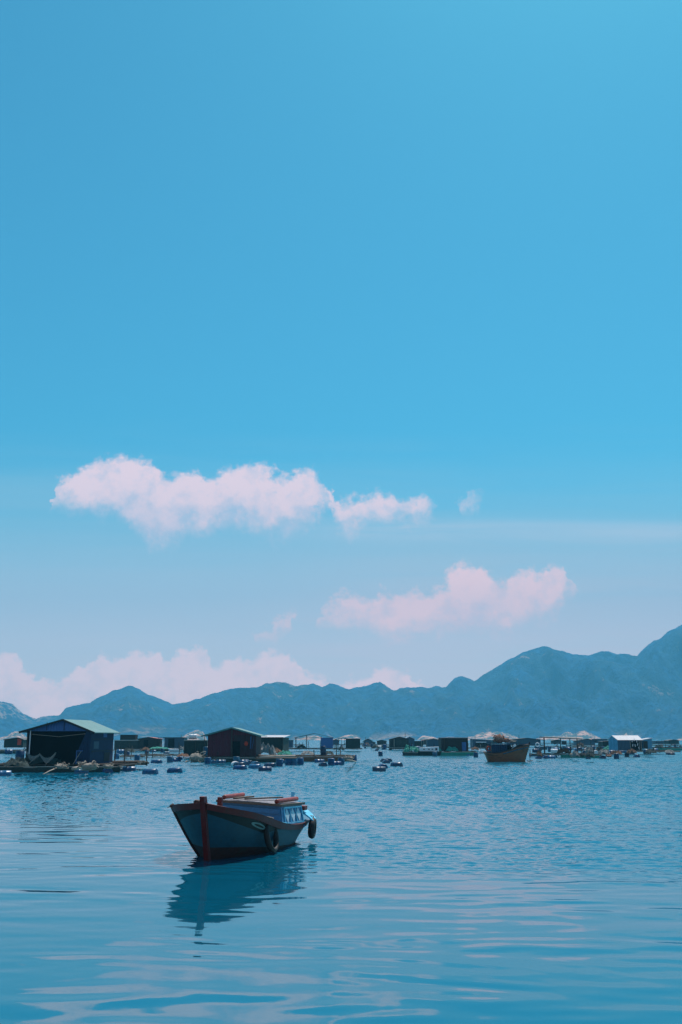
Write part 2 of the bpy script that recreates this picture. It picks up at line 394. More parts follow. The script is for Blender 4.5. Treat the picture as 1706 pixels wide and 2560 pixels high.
HH += (SL_CALM*(0.5+0.5*sst(patch, -1, 1))+SL_RIP*zone)*sines(WXo, WYo, 70, 0.14, 0.60, 0.75, seed=4)*(1+1.0*sst(YY, 28, 50))
grp = 0.55+0.45*soft(XX, YY, 1.6, 9)
HH += (0.10*SL_CALM+SL_FINE*zone)*np.clip(grp, 0, 2)*sines(XX, YY, 40, 0.12, 0.28, 0.9, seed=8)*sst(YY, 60, 30)
HH += 0.8*SL_RIP*zone*sst(YY, 40, 80)*sines(XX, YY, 30, 0.5, 1.6, 0.7, seed=12)
edge = sst(np.minimum(np.minimum(0.47-np.abs(AA), (112-YY)/112*1.0), (YY-3.0)*0.05), 0.0, 0.03)
HH *= edge; HH[0, :] = HH[-1, :] = 0; HH[:, 0] = HH[:, -1] = 0
nr_, nc_ = XX.shape; nv = nr_*nc_
co = np.stack([XX, YY, HH], -1).reshape(-1, 3)
yl = float(ys[-1]); y0 = float(ys[0])
ext = np.array([(-6000,-400,0),(6000,-400,0),(6000,9000,0),(-6000,9000,0)], float)
ii = np.arange(nr_-1)[:, None]*nc_+np.arange(nc_-1)[None, :]
qd = np.stack([ii, ii+1, ii+nc_+1, ii+nc_], -1).reshape(-1, 4)
c00, c10, c01, c11 = 0, nc_-1, (nr_-1)*nc_, nr_*nc_-1
E = nv
big = [(E, E+1, c10, c00), (E+1, E+2, c11, c10), (E+2, E+3, c01, c11), (E+3, E, c00, c01)]
qd = np.concatenate([qd, np.array(big)], 0)
me = bpy.data.meshes.new('water'); allco = np.concatenate([co, ext], 0)
me.vertices.add(len(allco)); me.vertices.foreach_set('co', allco.astype(np.float32).ravel())
me.loops.add(qd.size); me.loops.foreach_set('vertex_index', qd.astype(np.int32).ravel())
me.polygons.add(len(qd)); me.polygons.foreach_set('loop_start', (np.arange(len(qd))*4).astype(np.int32))
me.polygons.foreach_set('use_smooth', [True]*len(qd))
me.update(calc_edges=True); me.validate(); me.materials.append(wm)
wo = bpy.data.objects.new('water', me); col.objects.link(wo); tag(wo, kind='structure')

# ------------------------------------------------------------------ hills across the bay
SKY = [(-900,1700),(-500,1660),(-200,1720),(0,1754),(33,1762),(55,1781),(90,1800),(99,1796),(150,1789),(165,1770),(181,1764),(225,1759),(241,1747),(263,1740),(285,1729),(324,1715),(351,1726),(384,1740),(406,1751),(431,1763),(472,1757),(499,1748),(527,1735),(559,1725),(603,1720),(647,1718),(664,1710),(686,1706),(713,1710),(735,1719),(768,1714),(784,1711),(806,1717),(823,1709),(850,1717),(879,1722),(917,1720),(950,1707),(983,1725),(1016,1718),(1076,1720),(1087,1715),(1115,1715),(1137,1696),(1153,1691),(1186,1703),(1219,1685),(1263,1658),(1312,1630),(1367,1618),(1400,1627),(1433,1640),(1466,1641),(1499,1626),(1521,1629),(1543,1639),(1592,1640),(1608,1622),(1636,1599),(1652,1598),(1674,1581),(1706,1563),(1800,1520),(2000,1500),(2300,1580),(2700,1640)]
gk = [GN(u, v) for u, v in SKY]
kx = [a for a, b_ in gk]; kz = [b_ for a, b_ in gk]
hm = bpy.data.materials.new('hill_scrub_hazed'); hm.use_nodes = True
q = NT(hm.node_tree); b = q.n['Principled BSDF']
geo = q.new('ShaderNodeNewGeometry'); pos = geo.outputs['Position']
n1 = q.noise(pos, 0.010, 8, 0.65); n2 = q.noise(pos, 0.06, 6, 0.65); n3 = q.noise(pos, 0.004, 5, 0.6)
green = q.mix(q.lin(n2, 0.42, 0.58), (0.003, 0.055, 0.16, 1), (0.022, 0.165, 0.37, 1))  # scrub tones pushed to blue, part of the distance haze is in the colour
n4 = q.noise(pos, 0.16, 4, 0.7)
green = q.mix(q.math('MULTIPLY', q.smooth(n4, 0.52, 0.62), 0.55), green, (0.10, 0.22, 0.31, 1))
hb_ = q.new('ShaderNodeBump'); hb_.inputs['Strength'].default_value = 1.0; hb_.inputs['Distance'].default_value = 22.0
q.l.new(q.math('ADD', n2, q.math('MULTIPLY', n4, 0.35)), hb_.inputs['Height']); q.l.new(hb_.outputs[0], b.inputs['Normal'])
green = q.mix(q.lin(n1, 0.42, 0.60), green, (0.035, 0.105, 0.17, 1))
rockm = q.math('MULTIPLY', q.math('MULTIPLY', q.smooth(n1, 0.57, 0.66), 0.8), q.smooth(n2, 0.50, 0.60))
px_, py_, pz_ = q.sep(pos)
lowr = q.math('MULTIPLY', q.smooth(q.math('ADD', pz_, q.math('MULTIPLY', n1, -60)), -5.0, -30.0), q.smooth(n3, 0.54, 0.62))
lefth = q.math('MULTIPLY', q.smooth(px_, -730, -800), q.smooth(n2, 0.48, 0.58))
rk = q.math('MAXIMUM', q.math('MAXIMUM', rockm, lowr), q.math('MULTIPLY', lefth, 0.9), clamp=True)
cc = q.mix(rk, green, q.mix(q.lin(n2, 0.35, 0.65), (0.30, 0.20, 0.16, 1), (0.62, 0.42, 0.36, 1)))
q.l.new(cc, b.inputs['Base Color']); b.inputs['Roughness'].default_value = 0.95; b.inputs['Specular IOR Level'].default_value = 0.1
R0, R1, R2 = 1850.0, 2700.0, 2800.0
NA, NR = 720, 110
def hillz(a, r):
    hang = float(np.interp(a, kx, kz)); x, y = a*r, r
    Hr = hang*R1 + HC
    t = (r-R0)/(R1-R0)
    big = fbm(x, y*0.7, 3.0, 6, 1/330.0); rid = 1-abs(fbm(x+900, y*0.32, 9.0, 5, 1/170.0))*1.5
    fine = fbm(x, y, 1.0, 4, 1/60.0)
    if t <= 1:
        tt = max(t, 0.0)
        p = 0.25*tt + 0.75*tt**1.5
        z = Hr*p + (big*0.30+(rid-0.6)*0.52)*Hr*math.sin(math.pi*min(tt,1))**0.8*0.8 + fine*9*min(1, tt*4)
        z += 22*max(0.0, math.sin(math.pi*min(tt*2.2, 1.0)))*max(0, 0.35+big)
        lim = (hang*0.985)*r+HC if t < 0.985 else 1e9
        z = min(z, lim)
        if t > 0.97: z = Hr + fine*7
        if t <= 0: z = -3
    else:
        z = Hr*(1-(r-R1)/(R2-R1)*0.6)
    return z
mb = MB(); A0, A1 = kx[0], kx[-1]
rs = [R0 + (R1-R0)*(j/(NR-12))**1.15 for j in range(NR-11)] + [R1+(R2-R1)*j/11 for j in range(1, 12)]
vs = [(0,0,0)]*0
for r in rs:
    for i in range(NA+1):
        a = A0+(A1-A0)*i/NA
        vs.append((a*r, r, hillz(a, r)))
n1_ = NA+1
mb.add(vs, [(j*n1_+i, j*n1_+i+1, (j+1)*n1_+i+1, (j+1)*n1_+i) for j in range(len(rs)-1) for i in range(NA)])
tag(mb.build('hills', [hm], smooth=True), kind='structure')

# pink granite and sand along the shore
sm = bpy.data.materials.new('shore_rock'); sm.use_nodes = True
q = NT(sm.node_tree); b = q.n['Principled BSDF']
pos = q.new('ShaderNodeNewGeometry').outputs['Position']
n1 = q.noise(pos, 0.09, 7, 0.7); n2 = q.noise(pos, 0.03, 5, 0.6)
cc = q.mix(q.lin(n1, 0.35, 0.62), (0.26, 0.14, 0.10, 1), (0.66, 0.37, 0.28, 1))
cc = q.mix(q.smooth(n1, 0.55, 0.48), cc, (0.03, 0.08, 0.09, 1))
q.l.new(cc, b.inputs['Base Color']); b.inputs['Roughness'].default_value = 0.95
def mound(pts, d, seed, depth=120):
    """pts: outline (u, v) of the crest as seen from the quay; solid mound from crest down to the water"""
    mb = MB(); us = [p[0] for p in pts]; vv = [p[1] for p in pts]
    u0, u1 = us[0], us[-1]; nu, nv = 90, 16
    def fn(s_, t_):
        u = u0+(u1-u0)*s_; zt = Z(float(np.interp(u, us, vv)), d)
        y = d + (t_-0.55)*depth
        pr = math.sin(math.pi*min(max(t_, 0), 1))
        pr = (t_/0.55)**0.8 if t_ < 0.55 else max(0, 1-((t_-0.55)/0.45))
        zz = max(zt, 0.2)*pr*(1+0.22*fbm(u*0.045, t_*4, seed, 4)+0.10*fbm(u*0.3, t_*9, seed, 3)) - 0.6
        return (X(u, d)*(y/d), y, zz)
    mb.grid(fn, nu, nv)
    tag(mb.build('beach', [sm], smooth=True), kind='structure')
mound([(-60,1845),(0,1843),(18,1838),(28,1829),(42,1824),(55,1832),(75,1846),(100,1853)], 1380, 1.0)
mound([(435,1852),(450,1842),(470,1832),(490,1822),(508,1828),(520,1852)], 1400, 2.0)
mound([(725,1853),(745,1845),(770,1838),(790,1836),(805,1842),(830,1848),(860,1838),(880,1833),(898,1840),(905,1852)], 1380, 3.0)
mound([(1036,1853),(1055,1840),(1075,1838),(1100,1846),(1120,1840),(1150,1843),(1180,1840),(1210,1830),(1245,1826),(1275,1835),(1310,1848),(1340,1846),(1365,1838),(1390,1840),(1410,1836),(1440,1845),(1470,1848),(1490,1853)], 1360, 4.0)
mound([(1398,1850),(1406,1836),(1418,1828),(1432,1833),(1448,1829),(1464,1826),(1480,1833),(1500,1843),(1515,1852)], 1400, 5.0)
mound([(1548,1852),(1556,1838),(1567,1829),(1576,1838),(1582,1852)], 1410, 6.0)
mound([(1655,1858),(1680,1852),(1700,1845),(1740,1836),(1800,1840),(1850,1858)], 1200, 7.0)

# ------------------------------------------------------------------ haze
hz = bpy.data.materials.new('haze_air'); hz.use_nodes = True
q = NT(hz.node_tree); q.n.clear()
ho = q.new('ShaderNodeOutputMaterial'); pv = q.new('ShaderNodeVolumePrincipled')
pv.inputs['Color'].default_value = (0.16, 0.68, 1.0, 1)
pv.inputs['Density'].default_value = 0.00035
pv.inputs['Anisotropy'].default_value = 0.0
q.l.new(pv.outputs[0], ho.inputs['Volume'])
mb = MB(); mb.box((0, 1400, 200), (14000, 2950, 405))
tag(mb.build('haze', [hz]), kind='stuff')

# ------------------------------------------------------------------ moored blue boat
def interp(x, pts):
    xs_, ys_ = [p[0] for p in pts], [p[1] for p in pts]
    w = min(0.045, max(0.0, (x-xs_[0]))*0.6, max(0.0, (xs_[-1]-x))*0.6)
    return float(np.mean(np.interp([x-w, x-w/2, x, x+w/2, x+w], xs_, ys_)))
BO = W(520, 2151); BTH = R(12)
boat = thing('moored_boat', 'small wooden boat with teal hull, red stem and low blue cabin, moored nearest the viewer', 'boat', BO, -BTH)
boat.rotation_euler.y = R(3.0)
LB = 4.2
HBP = [(0,0.04),(0.04,0.46),(0.10,0.77),(0.19,0.98),(0.3,1.01),(0.5,0.97),(0.7,0.94),(1,0.86)]
HBS = [(0,0.04),(0.05,0.34),(0.12,0.56),(0.21,0.74),(0.33,0.83),(0.47,0.91),(0.635,0.93),(0.775,0.93),(1,0.90)]
WB = [(0,0.03),(0.06,0.15),(0.15,0.36),(0.3,0.62),(0.5,0.78),(0.7,0.84),(0.85,0.82),(1,0.66)]
SH = [(0,1.035),(0.05,0.97),(0.12,0.905),(0.21,0.825),(0.33,0.70),(0.47,0.58),(0.635,0.50),(0.775,0.465),(0.9,0.46),(1,0.475)]
def hullp(qq, t, side, out=0.0):
    """qq along, t 0 keel .. 1 gunwale"""
    zs = interp(qq, SH); z = -0.28 + (zs+0.28)*t
    hb, wb = interp(qq, HBS if side > 0 else HBP), interp(qq, WB)
    if z >= 0: w = wb+(hb-wb)*(z/zs)**0.85
    else: w = wb*max(0.0, 1+z/0.28)**0.6
    bow = -0.50*(max(z, -0.28)/1.1); st = LB-0.5+0.55*max(z, 0)
    y = bow*(1-qq)+st*qq
    return Vector((side*(w+out), y, z))
def band(qq, which):
    if which == 0: return interp(qq, [(0,0.24),(0.15,0.22),(0.4,0.15),(0.7,0.09),(1,0.08)])
    return interp(qq, SH) - interp(qq, [(0,0.17),(0.12,0.26),(0.25,0.30),(0.34,0.27),(0.42,0.13),(0.6,0.08),(1,0.08)])
mb = MB(); NQ = 56
for side in (-1, 1):
    def colv(qq):
        zs = interp(qq, SH); zz = [-0.28, -0.14, 0.0, band(qq, 0)]
        bt = band(qq, 1)
        for i in range(1, 5): zz.append(band(qq, 0)+(bt-band(qq, 0))*i/4)
        zz += [bt+(zs-bt)*0.5, zs]
        return [(z+0.28)/(zs+0.28) for z in zz]
    cols = [[hullp(i/NQ, t, side) for t in colv(i/NQ)] for i in range(NQ+1)]
    nr = len(cols[0]); vs = [p for c in cols for p in c]
    for j in range(nr-1):
        mi = 2 if j < 3 else (0 if j < 7 else 1)
        for i in range(NQ):
            f = (i*nr+j, (i+1)*nr+j, (i+1)*nr+j+1, i*nr+j+1)
            if side < 0: f = f[::-1]
            b0 = 0
            if j == 0 and i == 0: base_i = len(mb.v); mb.v += [tuple(p) for p in vs]
            mb.f.append(tuple(base_i+k_ for k_ in f)); mb.mi.append(mi)
# transom
tv = [hullp(1, t, -1) for t in np.linspace(0, 1, 7)]+[hullp(1, t, 1) for t in np.linspace(1, 0, 7)]
mb.add(tv, [tuple(range(len(tv)))], 0)
hull = mb.build('hull', ['hull_teal', 'hull_dark', 'hull_bottom'], boat, smooth=True)
# gunwale / rubbing strake (brick red), one each side with light blue inner cap
for side in (-1, 1):
    mb = MB(); NG = 48; rows = []
    for i in range(NG+1):
        qq = i/NG; p = hullp(qq, 1, side); th = 0.05
        drop = interp(qq, [(0,0.10),(0.4,0.115),(0.6,0.10),(1,0.10)])
        pd = hullp(qq, max(0.0, 1-drop/(p.z+0.28)), side)
        n_ = Vector((side, 0, 0)) if qq > 0.12 else Vector((side*0.6, -0.8*(1-qq/0.12), 0)).normalized()
        rows.append([p+n_*th+Vector((0,0,0.015)), p-n_*0.07+Vector((0,0,0.02)), p-n_*0.07-Vector((0,0,0.05)), pd+n_*0.004, pd+n_*th*0.8])
    vs = [p for r_ in rows for p in r_]; fs = []; mis = []
    for i in range(NG):
        for j in range(5):
            k2 = (j+1) % 5; fs.append((i*5+j, i*5+k2, (i+1)*5+k2, (i+1)*5+j))
    fs += [(0,4,3,2,1), tuple(NG*5+j for j in range(5))]
    mb.add(vs, fs)
    mb.build('gunwale', 'hull_red', boat)
    mb = MB()
    mb.tube([hullp(qq, 1, side)+Vector((-side*0.05, 0, 0.022)) for qq in np.linspace(0.3, 0.99, 30)], 0.012, 6)
    tr = mb.build('capping', 'paint_light', boat, smooth=True)
# stern board: pale blue raised end plate over the transom
mb = MB()
def stf(s_, t_):
    x = (s_-0.5)*2*1.10; ax_ = abs(x)
    return (x, 3.62+0.50*t_-0.25*(ax_/1.1)**4*t_, 0.70-0.20*max(0.0, (ax_-0.72)/0.38)**1.5+0.03*t_)
mb.grid(stf, 22, 4)
mb.build('stern_board', 'paint_light', boat, solid=0.03)
# stem post
mb = MB()
path = [(-0.30, -0.05), (-0.02, 0.0)]
st = []
for z in np.linspace(-0.25, 1.17, 12):
    y = -0.50*(z/1.1)-0.035
    w = 0.046
    st.append([(-w, y-0.05, z), (w, y-0.05, z), (w+0.008, y+0.10, z), (-w-0.008, y+0.10, z)])
st[-1] = [(x*0.88, y, z) for x, y, z in st[-1]]
vs = [p for r_ in st for p in r_]
fs = [(i*4+j, i*4+(j+1) % 4, (i+1)*4+(j+1) % 4, (i+1)*4+j) for i in range(len(st)-1) for j in range(4)]
fs += [(0,3,2,1), tuple(len(st)*4-4+j for j in range(4))]
mb.add(vs, fs); mb.build('stem_post', 'hull_red', boat)
# side plank on the port bow
mb = MB()
mb.tube([hullp(0.155, t, -1, 0.012) for t in np.linspace(0.24, 0.99, 12)], 0.035, 6)
mb.build('bow_strake', 'hull_bottom', boat)
# decks
mb = MB()
dk = [(q_, hullp(q_, 1, 1)) for q_ in np.linspace(0.03, 0.52, 14)]
vs = []
for q_, p in dk:
    vs += [(hullp(q_, 1, -1).x+0.06, p.y, p.z-0.10), (p.x-0.06, p.y, p.z-0.10)]
mb.add(vs, [(i*2, i*2+1, i*2+3, i*2+2) for i in range(len(dk)-1)])
mb.build('foredeck', 'deck_grey', boat)
mb = MB(); vs = []
dk = [(q_, hullp(q_, 1, 1)) for q_ in np.linspace(0.50, 0.99, 14)]
for q_, p in dk: vs += [(hullp(q_, 1, -1).x+0.05, p.y, p.z-0.05), (p.x-0.05, p.y, p.z-0.05)]
mb.add(vs, [(i*2, i*2+1, i*2+3, i*2+2) for i in range(len(dk)-1)])
mb.build('side_deck', 'paint_light', boat)
# bitts, knob
mb = MB(); mb.box((0.07, 0.25, 1.0), (0.085, 0.08, 0.24)); mb.build('bitt', 'hull_red', boat)
mb = MB(); mb.box((-0.55, 0.9, 0.80), (0.085, 0.08, 0.16)); mb.build('bitt', 'hull_red', boat)
mb = MB(); mb.lathe([(0.03,0),(0.075,0.02),(0.08,0.05),(0.05,0.08)], Matrix.Translation((-0.27,-0.05,0.985)), 12); mb.build('cleat', 'hull_bottom', boat, smooth=True)
# cabin
CF, CR = 2.02, 3.52       # front and rear
cab = MB()
def cabc(y, top):
    t = (y-CF)/(CR-CF)
    if top: return 0.66+0.06*t, 0.905-0.045*t
    return 0.75+0.09*t, 0.44-0.05*t
vs = []
for y in (CF, CR):
    (wt, zt), (wb_, zb) = cabc(y, True), cabc(y, False)
    vs += [(-wb_, y-0.02, zb), (wb_, y-0.02, zb), (wt, y, zt), (-wt, y, zt)]
cab.add(vs, [(0,1,2,3),(5,4,7,6),(1,5,6,2),(4,0,3,7),(3,2,6,7)])
cabin = cab.build('cabin', 'paint_blue', boat)
cabin.location.x = 0.12
mb = MB()
NP = 9
for i in range(NP):
    x0 = -1+2*i/NP; x1 = -1+2*(i+1)/NP-0.02
    a0, a1 = 0.69, 0.77
    zf, zr = 0.925, 0.875
    crown = lambda x: 0.03*(1-x*x)
    vs = [(x0*a0, CF-0.10, zf+crown(x0)), (x1*a0, CF-0.10, zf+crown(x1)), (x1*a1, CR+0.08, zr+crown(x1)), (x0*a1, CR+0.08, zr+crown(x0))]
    vs2 = [(x, y, z-0.035) for x, y, z in vs]
    mb.add(vs+vs2, [(0,1,2,3),(7,6,5,4),(0,4,5,1),(1,5,6,2),(2,6,7,3),(3,7,4,0)])
roof = mb.build('roof', 'deck_grey', cabin)
mb = MB()
mb.bar((0.695, CF-0.09, 0.912), (0.775, CR+0.08, 0.862), 0.02, 0.045); mb.bar((-0.69, CF-0.105, 0.915), (0.69, CF-0.105, 0.915), 0.018, 0.045)
mb.build('roof_edge', 'wood', cabin)
mb = MB(); mb.bar((-0.55, CF-0.035, 0.80), (0.66, CF-0.035, 0.78), 0.03, 0.09); mb.build('front_beam', 'paint_blue', cabin)
# diamond panel on the starboard side of the cabin
def cs(t, hgt, out):      # t along the wall, hgt 0..1 up the wall
    y = CF+(CR-CF)*t; (wt, zt), (wb_, zb) = cabc(y, True), cabc(y, False)
    return Vector((wb_+(wt-wb_)*hgt+out, y, zb+(zt-zb)*hgt))
mb = MB()
fr = [cs(0.10,0.22,0.012), cs(0.93,0.22,0.012), cs(0.93,0.88,0.012), cs(0.10,0.88,0.012)]
for i in range(4): mb.bar(fr[i], fr[(i+1) % 4], 0.022, 0.03)
for t in (0.367, 0.633): mb.bar(cs(t,0.22,0.012), cs(t,0.88,0.012), 0.02, 0.02)
panel = mb.build('window_frame', 'paint_light', cabin)
for k_ in range(3):
    mb = MB(); tc_ = 0.235+0.267*k_
    a = [cs(tc_, 0.25, 0.008), cs(tc_+0.095, 0.58, 0.008), cs(tc_, 0.85, 0.008), cs(tc_-0.095, 0.58, 0.008)]
    b_ = [p-Vector((0.012, 0, 0)) for p in a]
    mb.add(a+b_, [(0,1,2,3),(7,6,5,4),(0,4,5,1),(1,5,6,2),(2,6,7,3),(3,7,4,0)])
    mb.build('diamond', 'paint_pale', cabin)
# roof rails
def rail(x0, y0, x1, y1, z):
    mb = MB(); mb.tube([(x0, y0, z), (x0*.97+x1*.03, y0+0.05, z+0.01), (x1, y1, z-0.005)], 0.045, 10); 
    ob = mb.build('roof_rail', 'red_rail', roof, smooth=True)
    return ob
rail(-0.56, CF-0.02, -0.54, CF+1.25, 0.985); rail(0.58, CF-0.05, 0.66, CF+1.30, 0.975)
mb = MB(); mb.bar((0.74, CR+0.0, 0.76), (0.74, CR+0.25, 0.76), 0.12, 0.09); mb.build('beam_end', 'red_rail', cabin)
# tiller blade standing at the stern
mb = MB(); mb.prism([(-0.012,0.55),(0.012,0.55),(0.02,0.93),(0.06,1.08),(-0.035,1.08),(-0.03,0.93)], 3.70, 3.73)
ob = mb.build('rudder_blade', 'paint_light', boat); ob.location = (0.58, 0, 0.0)
def bu(p):
    w_ = BO + Matrix.Rotation(-BTH, 3, "Z") @ Matrix.Rotation(R(3.0), 3, "Y") @ Vector(p); return 853+FPX*w_.x/(w_.y*CP+(w_.z-HC)*SP)
def findq(u, t):
    return min(np.linspace(0.02, 1, 400), key=lambda q_: abs(bu(hullp(q_, t, 1))-u))
# eye emblem painted on the starboard bow
mb = MB(); vs = []; n = 24
EQ = findq(645, 0.75); EZ = interp(EQ, SH)-0.19
for i in range(n):
    a = 2*math.pi*i/n
    for rr in (1.0, 0.66):
        dq = math.cos(a)*0.075*rr; dz_ = math.sin(a)*0.055*(rr if rr == 1 else 0.42)
        qq = EQ+dq*0.8; zs = interp(qq, SH); z = EZ+dz_*0.9-dq*0.9
        vs.append(hullp(qq, (z+0.28)/(zs+0.28), 1, 0.008))
mb.add(vs, [(i*2, ((i+1) % n)*2, ((i+1) % n)*2+1, i*2+1) for i in range(n)])
mb.build('eye_emblem', 'paint_grey', hull, solid=0.004)
# tyres hung over the side, rope bundles, planks on the roof
def tyre(name, label, loc, rz, r=0.24, w=0.062, ry=0.0, rope_to=None):
    t_ = thing(name, label, 'tyre', loc, rz)
    mb = MB(); pr = []
    N = 28; n = 12; vs = []
    for i in range(N):
        a = 2*math.pi*i/N
        for j in range(n):
            b2 = 2*math.pi*j/n
            rr = r + w*math.cos(b2)*0.95 + (0.006 if (i % 2 and abs(b2) < 1) else 0)
            vs.append((w*1.25*math.sin(b2), rr*math.cos(a), rr*math.sin(a)))
    fs = [(i*n+j, i*n+(j+1) % n, ((i+1) % N)*n+(j+1) % n, ((i+1) % N)*n+j) for i in range(N) for j in range(n)]
    mb.add(vs, fs); o_ = mb.build('tyre_ring', 'rubber', t_, smooth=True); o_.rotation_euler.y = ry
    mb = MB(); mb.tube([(0, -0.02, r*0.7), (0.03, 0, r+w*1.5), (-0.10, 0.0, r+w+0.04)], 0.014, 6)
    mb.build('hanging_rope', 'rope', t_, smooth=True)
    return t_
def bw(p): return BO + Matrix.Rotation(-BTH, 3, 'Z') @ Matrix.Rotation(R(3.0), 3, 'Y') @ Vector(p)
tq = findq(676, 0.8); p = hullp(tq, 0.8, 1); tyre('tyre_fender', 'black tyre hanging flat against the teal side of the small boat', bw((p.x+0.03, p.y, interp(tq, SH)-0.30)), -BTH-R(2), 0.27, 0.048, R(-12))
p = hullp(0.97, 0.9, 1); tyre('tyre_fender', 'black tyre hanging edge-on from the stern corner of the small boat', bw((1.06, 3.75, 0.34)), -BTH+R(6), 0.165, 0.058, R(4))
def bundle(name, label, loc, r, mt='rope', seed=1, flat=0.7, cat='rope'):
    mb = MB(); rnd = random.Random(seed)
    mb.grid(lambda a, b_: (r*0.8*math.cos(2*math.pi*a)*math.sin(math.pi*b_)*(1+.3*nz(a*6, b_*6, seed)), r*0.8*math.sin(2*math.pi*a)*math.sin(math.pi*b_), r*flat*0.45*(1+math.cos(math.pi*(1-b_)))*(1+.3*nz(a*4, b_*4, seed+3))), 20, 10)
    for k_ in range(16):
        c_ = Vector((rnd.uniform(-.7,.7)*r, rnd.uniform(-.5,.3)*r, rnd.uniform(.2,.9)*r*flat)); rr = r*rnd.uniform(0.2, 0.5)
        ax = Vector((rnd.uniform(-1,1), rnd.uniform(-1,1), rnd.uniform(0.2,1))).normalized(); u_ = ax.orthogonal().normalized(); v_ = ax.cross(u_)
        a0 = rnd.uniform(0, 6); pts = [c_+(u_*math.cos(a)*1.3+v_*math.sin(a)*0.6)*rr for a in np.linspace(a0, a0+rnd.uniform(2.5, 6), 10)]
        pts = [Vector((p_.x, p_.y, max(p_.z*0.9, 0.02))) for p_ in pts]
        mb.tube(pts, r*0.055, 5)
    return tag(mb.build(name, mt, smooth=True, loc=loc), label, cat)
p = hullp(0.14, 1, -1)
bundle('rope_coil', 'dark rope coil slung over the left bow edge of the small boat', bw((p.x+0.02, p.y, p.z-0.03)), 0.10, 'net_brown', 3)
def flat_board(name, label, pts, w, t_, mt, cat='plank'):
    mb = MB(); mb.bar(bw(pts[0]), bw(pts[1]), w, t_); return tag(mb.build(name, mt), label, cat)
flat_board('plank', 'short weathered plank lying on the boat cabin roof beside the left red rail', ((-0.20,CF+0.02,0.985),(-0.10,CF+0.85,0.98)), 0.12, 0.03, 'wood')
flat_board('plank', 'long thin plank lying along the middle of the boat cabin roof', ((0.05,CF-0.02,0.99),(0.42,CF+1.35,0.97)), 0.10, 0.025, 'wood')

# ------------------------------------------------------------------ fish-farm pieces
DRUM = [(0.0,0.0),(0.255,0.0),(0.285,0.02),(0.285,0.27),(0.297,0.29),(0.285,0.31),(0.285,0.59),(0.297,0.61),(0.285,0.63),(0.285,0.88),(0.255,0.90),(0.0,0.90)]
for k_ in ('barrel_blue', 'barrel_navy', 'barrel_light'):      # sun-faded and grimy to different degrees
    q = NT(M[k_].node_tree); b = q.n['Principled BSDF']; src = b.inputs['Base Color'].links[0].from_socket
    rn = q.new('ShaderNodeObjectInfo').outputs['Random']
    cc = q.mix(q.lin(rn, 0.0, 1.0, 0.0, 0.75), src, q.mix(q.math('FRACT', q.math('MULTIPLY', rn, 7.3)), (0.010, 0.020, 0.035, 1), (0.035, 0.13, 0.20, 1)))
    gr = q.noise(q.new('ShaderNodeTexCoord').outputs['Object'], 4.0, 5, 0.7)
    cc = q.mix(q.math('MULTIPLY', q.smooth(gr, 0.55, 0.66), 0.55), cc, (0.05, 0.055, 0.05, 1))
    q.l.new(cc, b.inputs['Base Color'])
drum_me = {}
def drum_mesh(mt):
    if mt not in drum_me:
        mb = MB(); mb.lathe([(max(r_, 0.002), z-0.45) for r_, z in DRUM], None, 20)
        ob = mb.build('barrel', mt, smooth=False)
        me = ob.data
        for p_ in me.polygons: p_.use_smooth = len(p_.vertices) == 4
        drum_me[mt] = me; bpy.data.objects.remove(ob)
    return drum_me[mt]
def drum(loc, pose='S', yaw=0.0, mt='barrel_blue', parent=None, scale=1.0, name='barrel'):
    ob = bpy.data.objects.new(name, drum_mesh(mt)); col.objects.link(ob); ob.parent = parent
    ob.location = loc; ob.scale = (scale,)*3
    if pose == 'U': ob.rotation_euler = (R(random.uniform(-4,4)), R(random.uniform(-4,4)), yaw)
    else: ob.rotation_euler = (R(90), 0, yaw)
    return ob
POSE = {'S': ('S', 90), 'A': ('S', 55), 'B': ('S', 125), 'E': ('S', 12), 'U': ('U', 0)}
DESC = {'S': 'side-on', 'A': 'angled left', 'B': 'angled right', 'E': 'end-on', 'U': 'upright'}
MD = {'barrel_blue': 'blue', 'barrel_navy': 'dark navy', 'barrel_light': 'light blue', 'barrel_white': 'white'}
def float_barrel(u0, u1, vb, pose, where, mt='barrel_blue', z=None, group='blue barrels floating in the bay', vt=None):
    """vb = row of its lower visible edge on the water (or on the deck when z is given)"""
    zz = 0.0 if z is None else z
    w = W((u0+u1)/2, vb, zz); ps, a = POSE[pose]
    a += random.uniform(-7, 7)
    az = -math.atan2(w.x, w.y)
    if ps == 'U': loc = w+Vector((0, 0.28, 0.45 if z is not None else 0.12)); 
    else: loc = w+Vector((0, 0.28, 0.29 if z is not None else 0.03))
    ob = drum(loc, ps, R(a)+az, mt)
    return tag(ob, '%s barrel %s %s' % (MD[mt], DESC[pose], where), 'barrel', group)

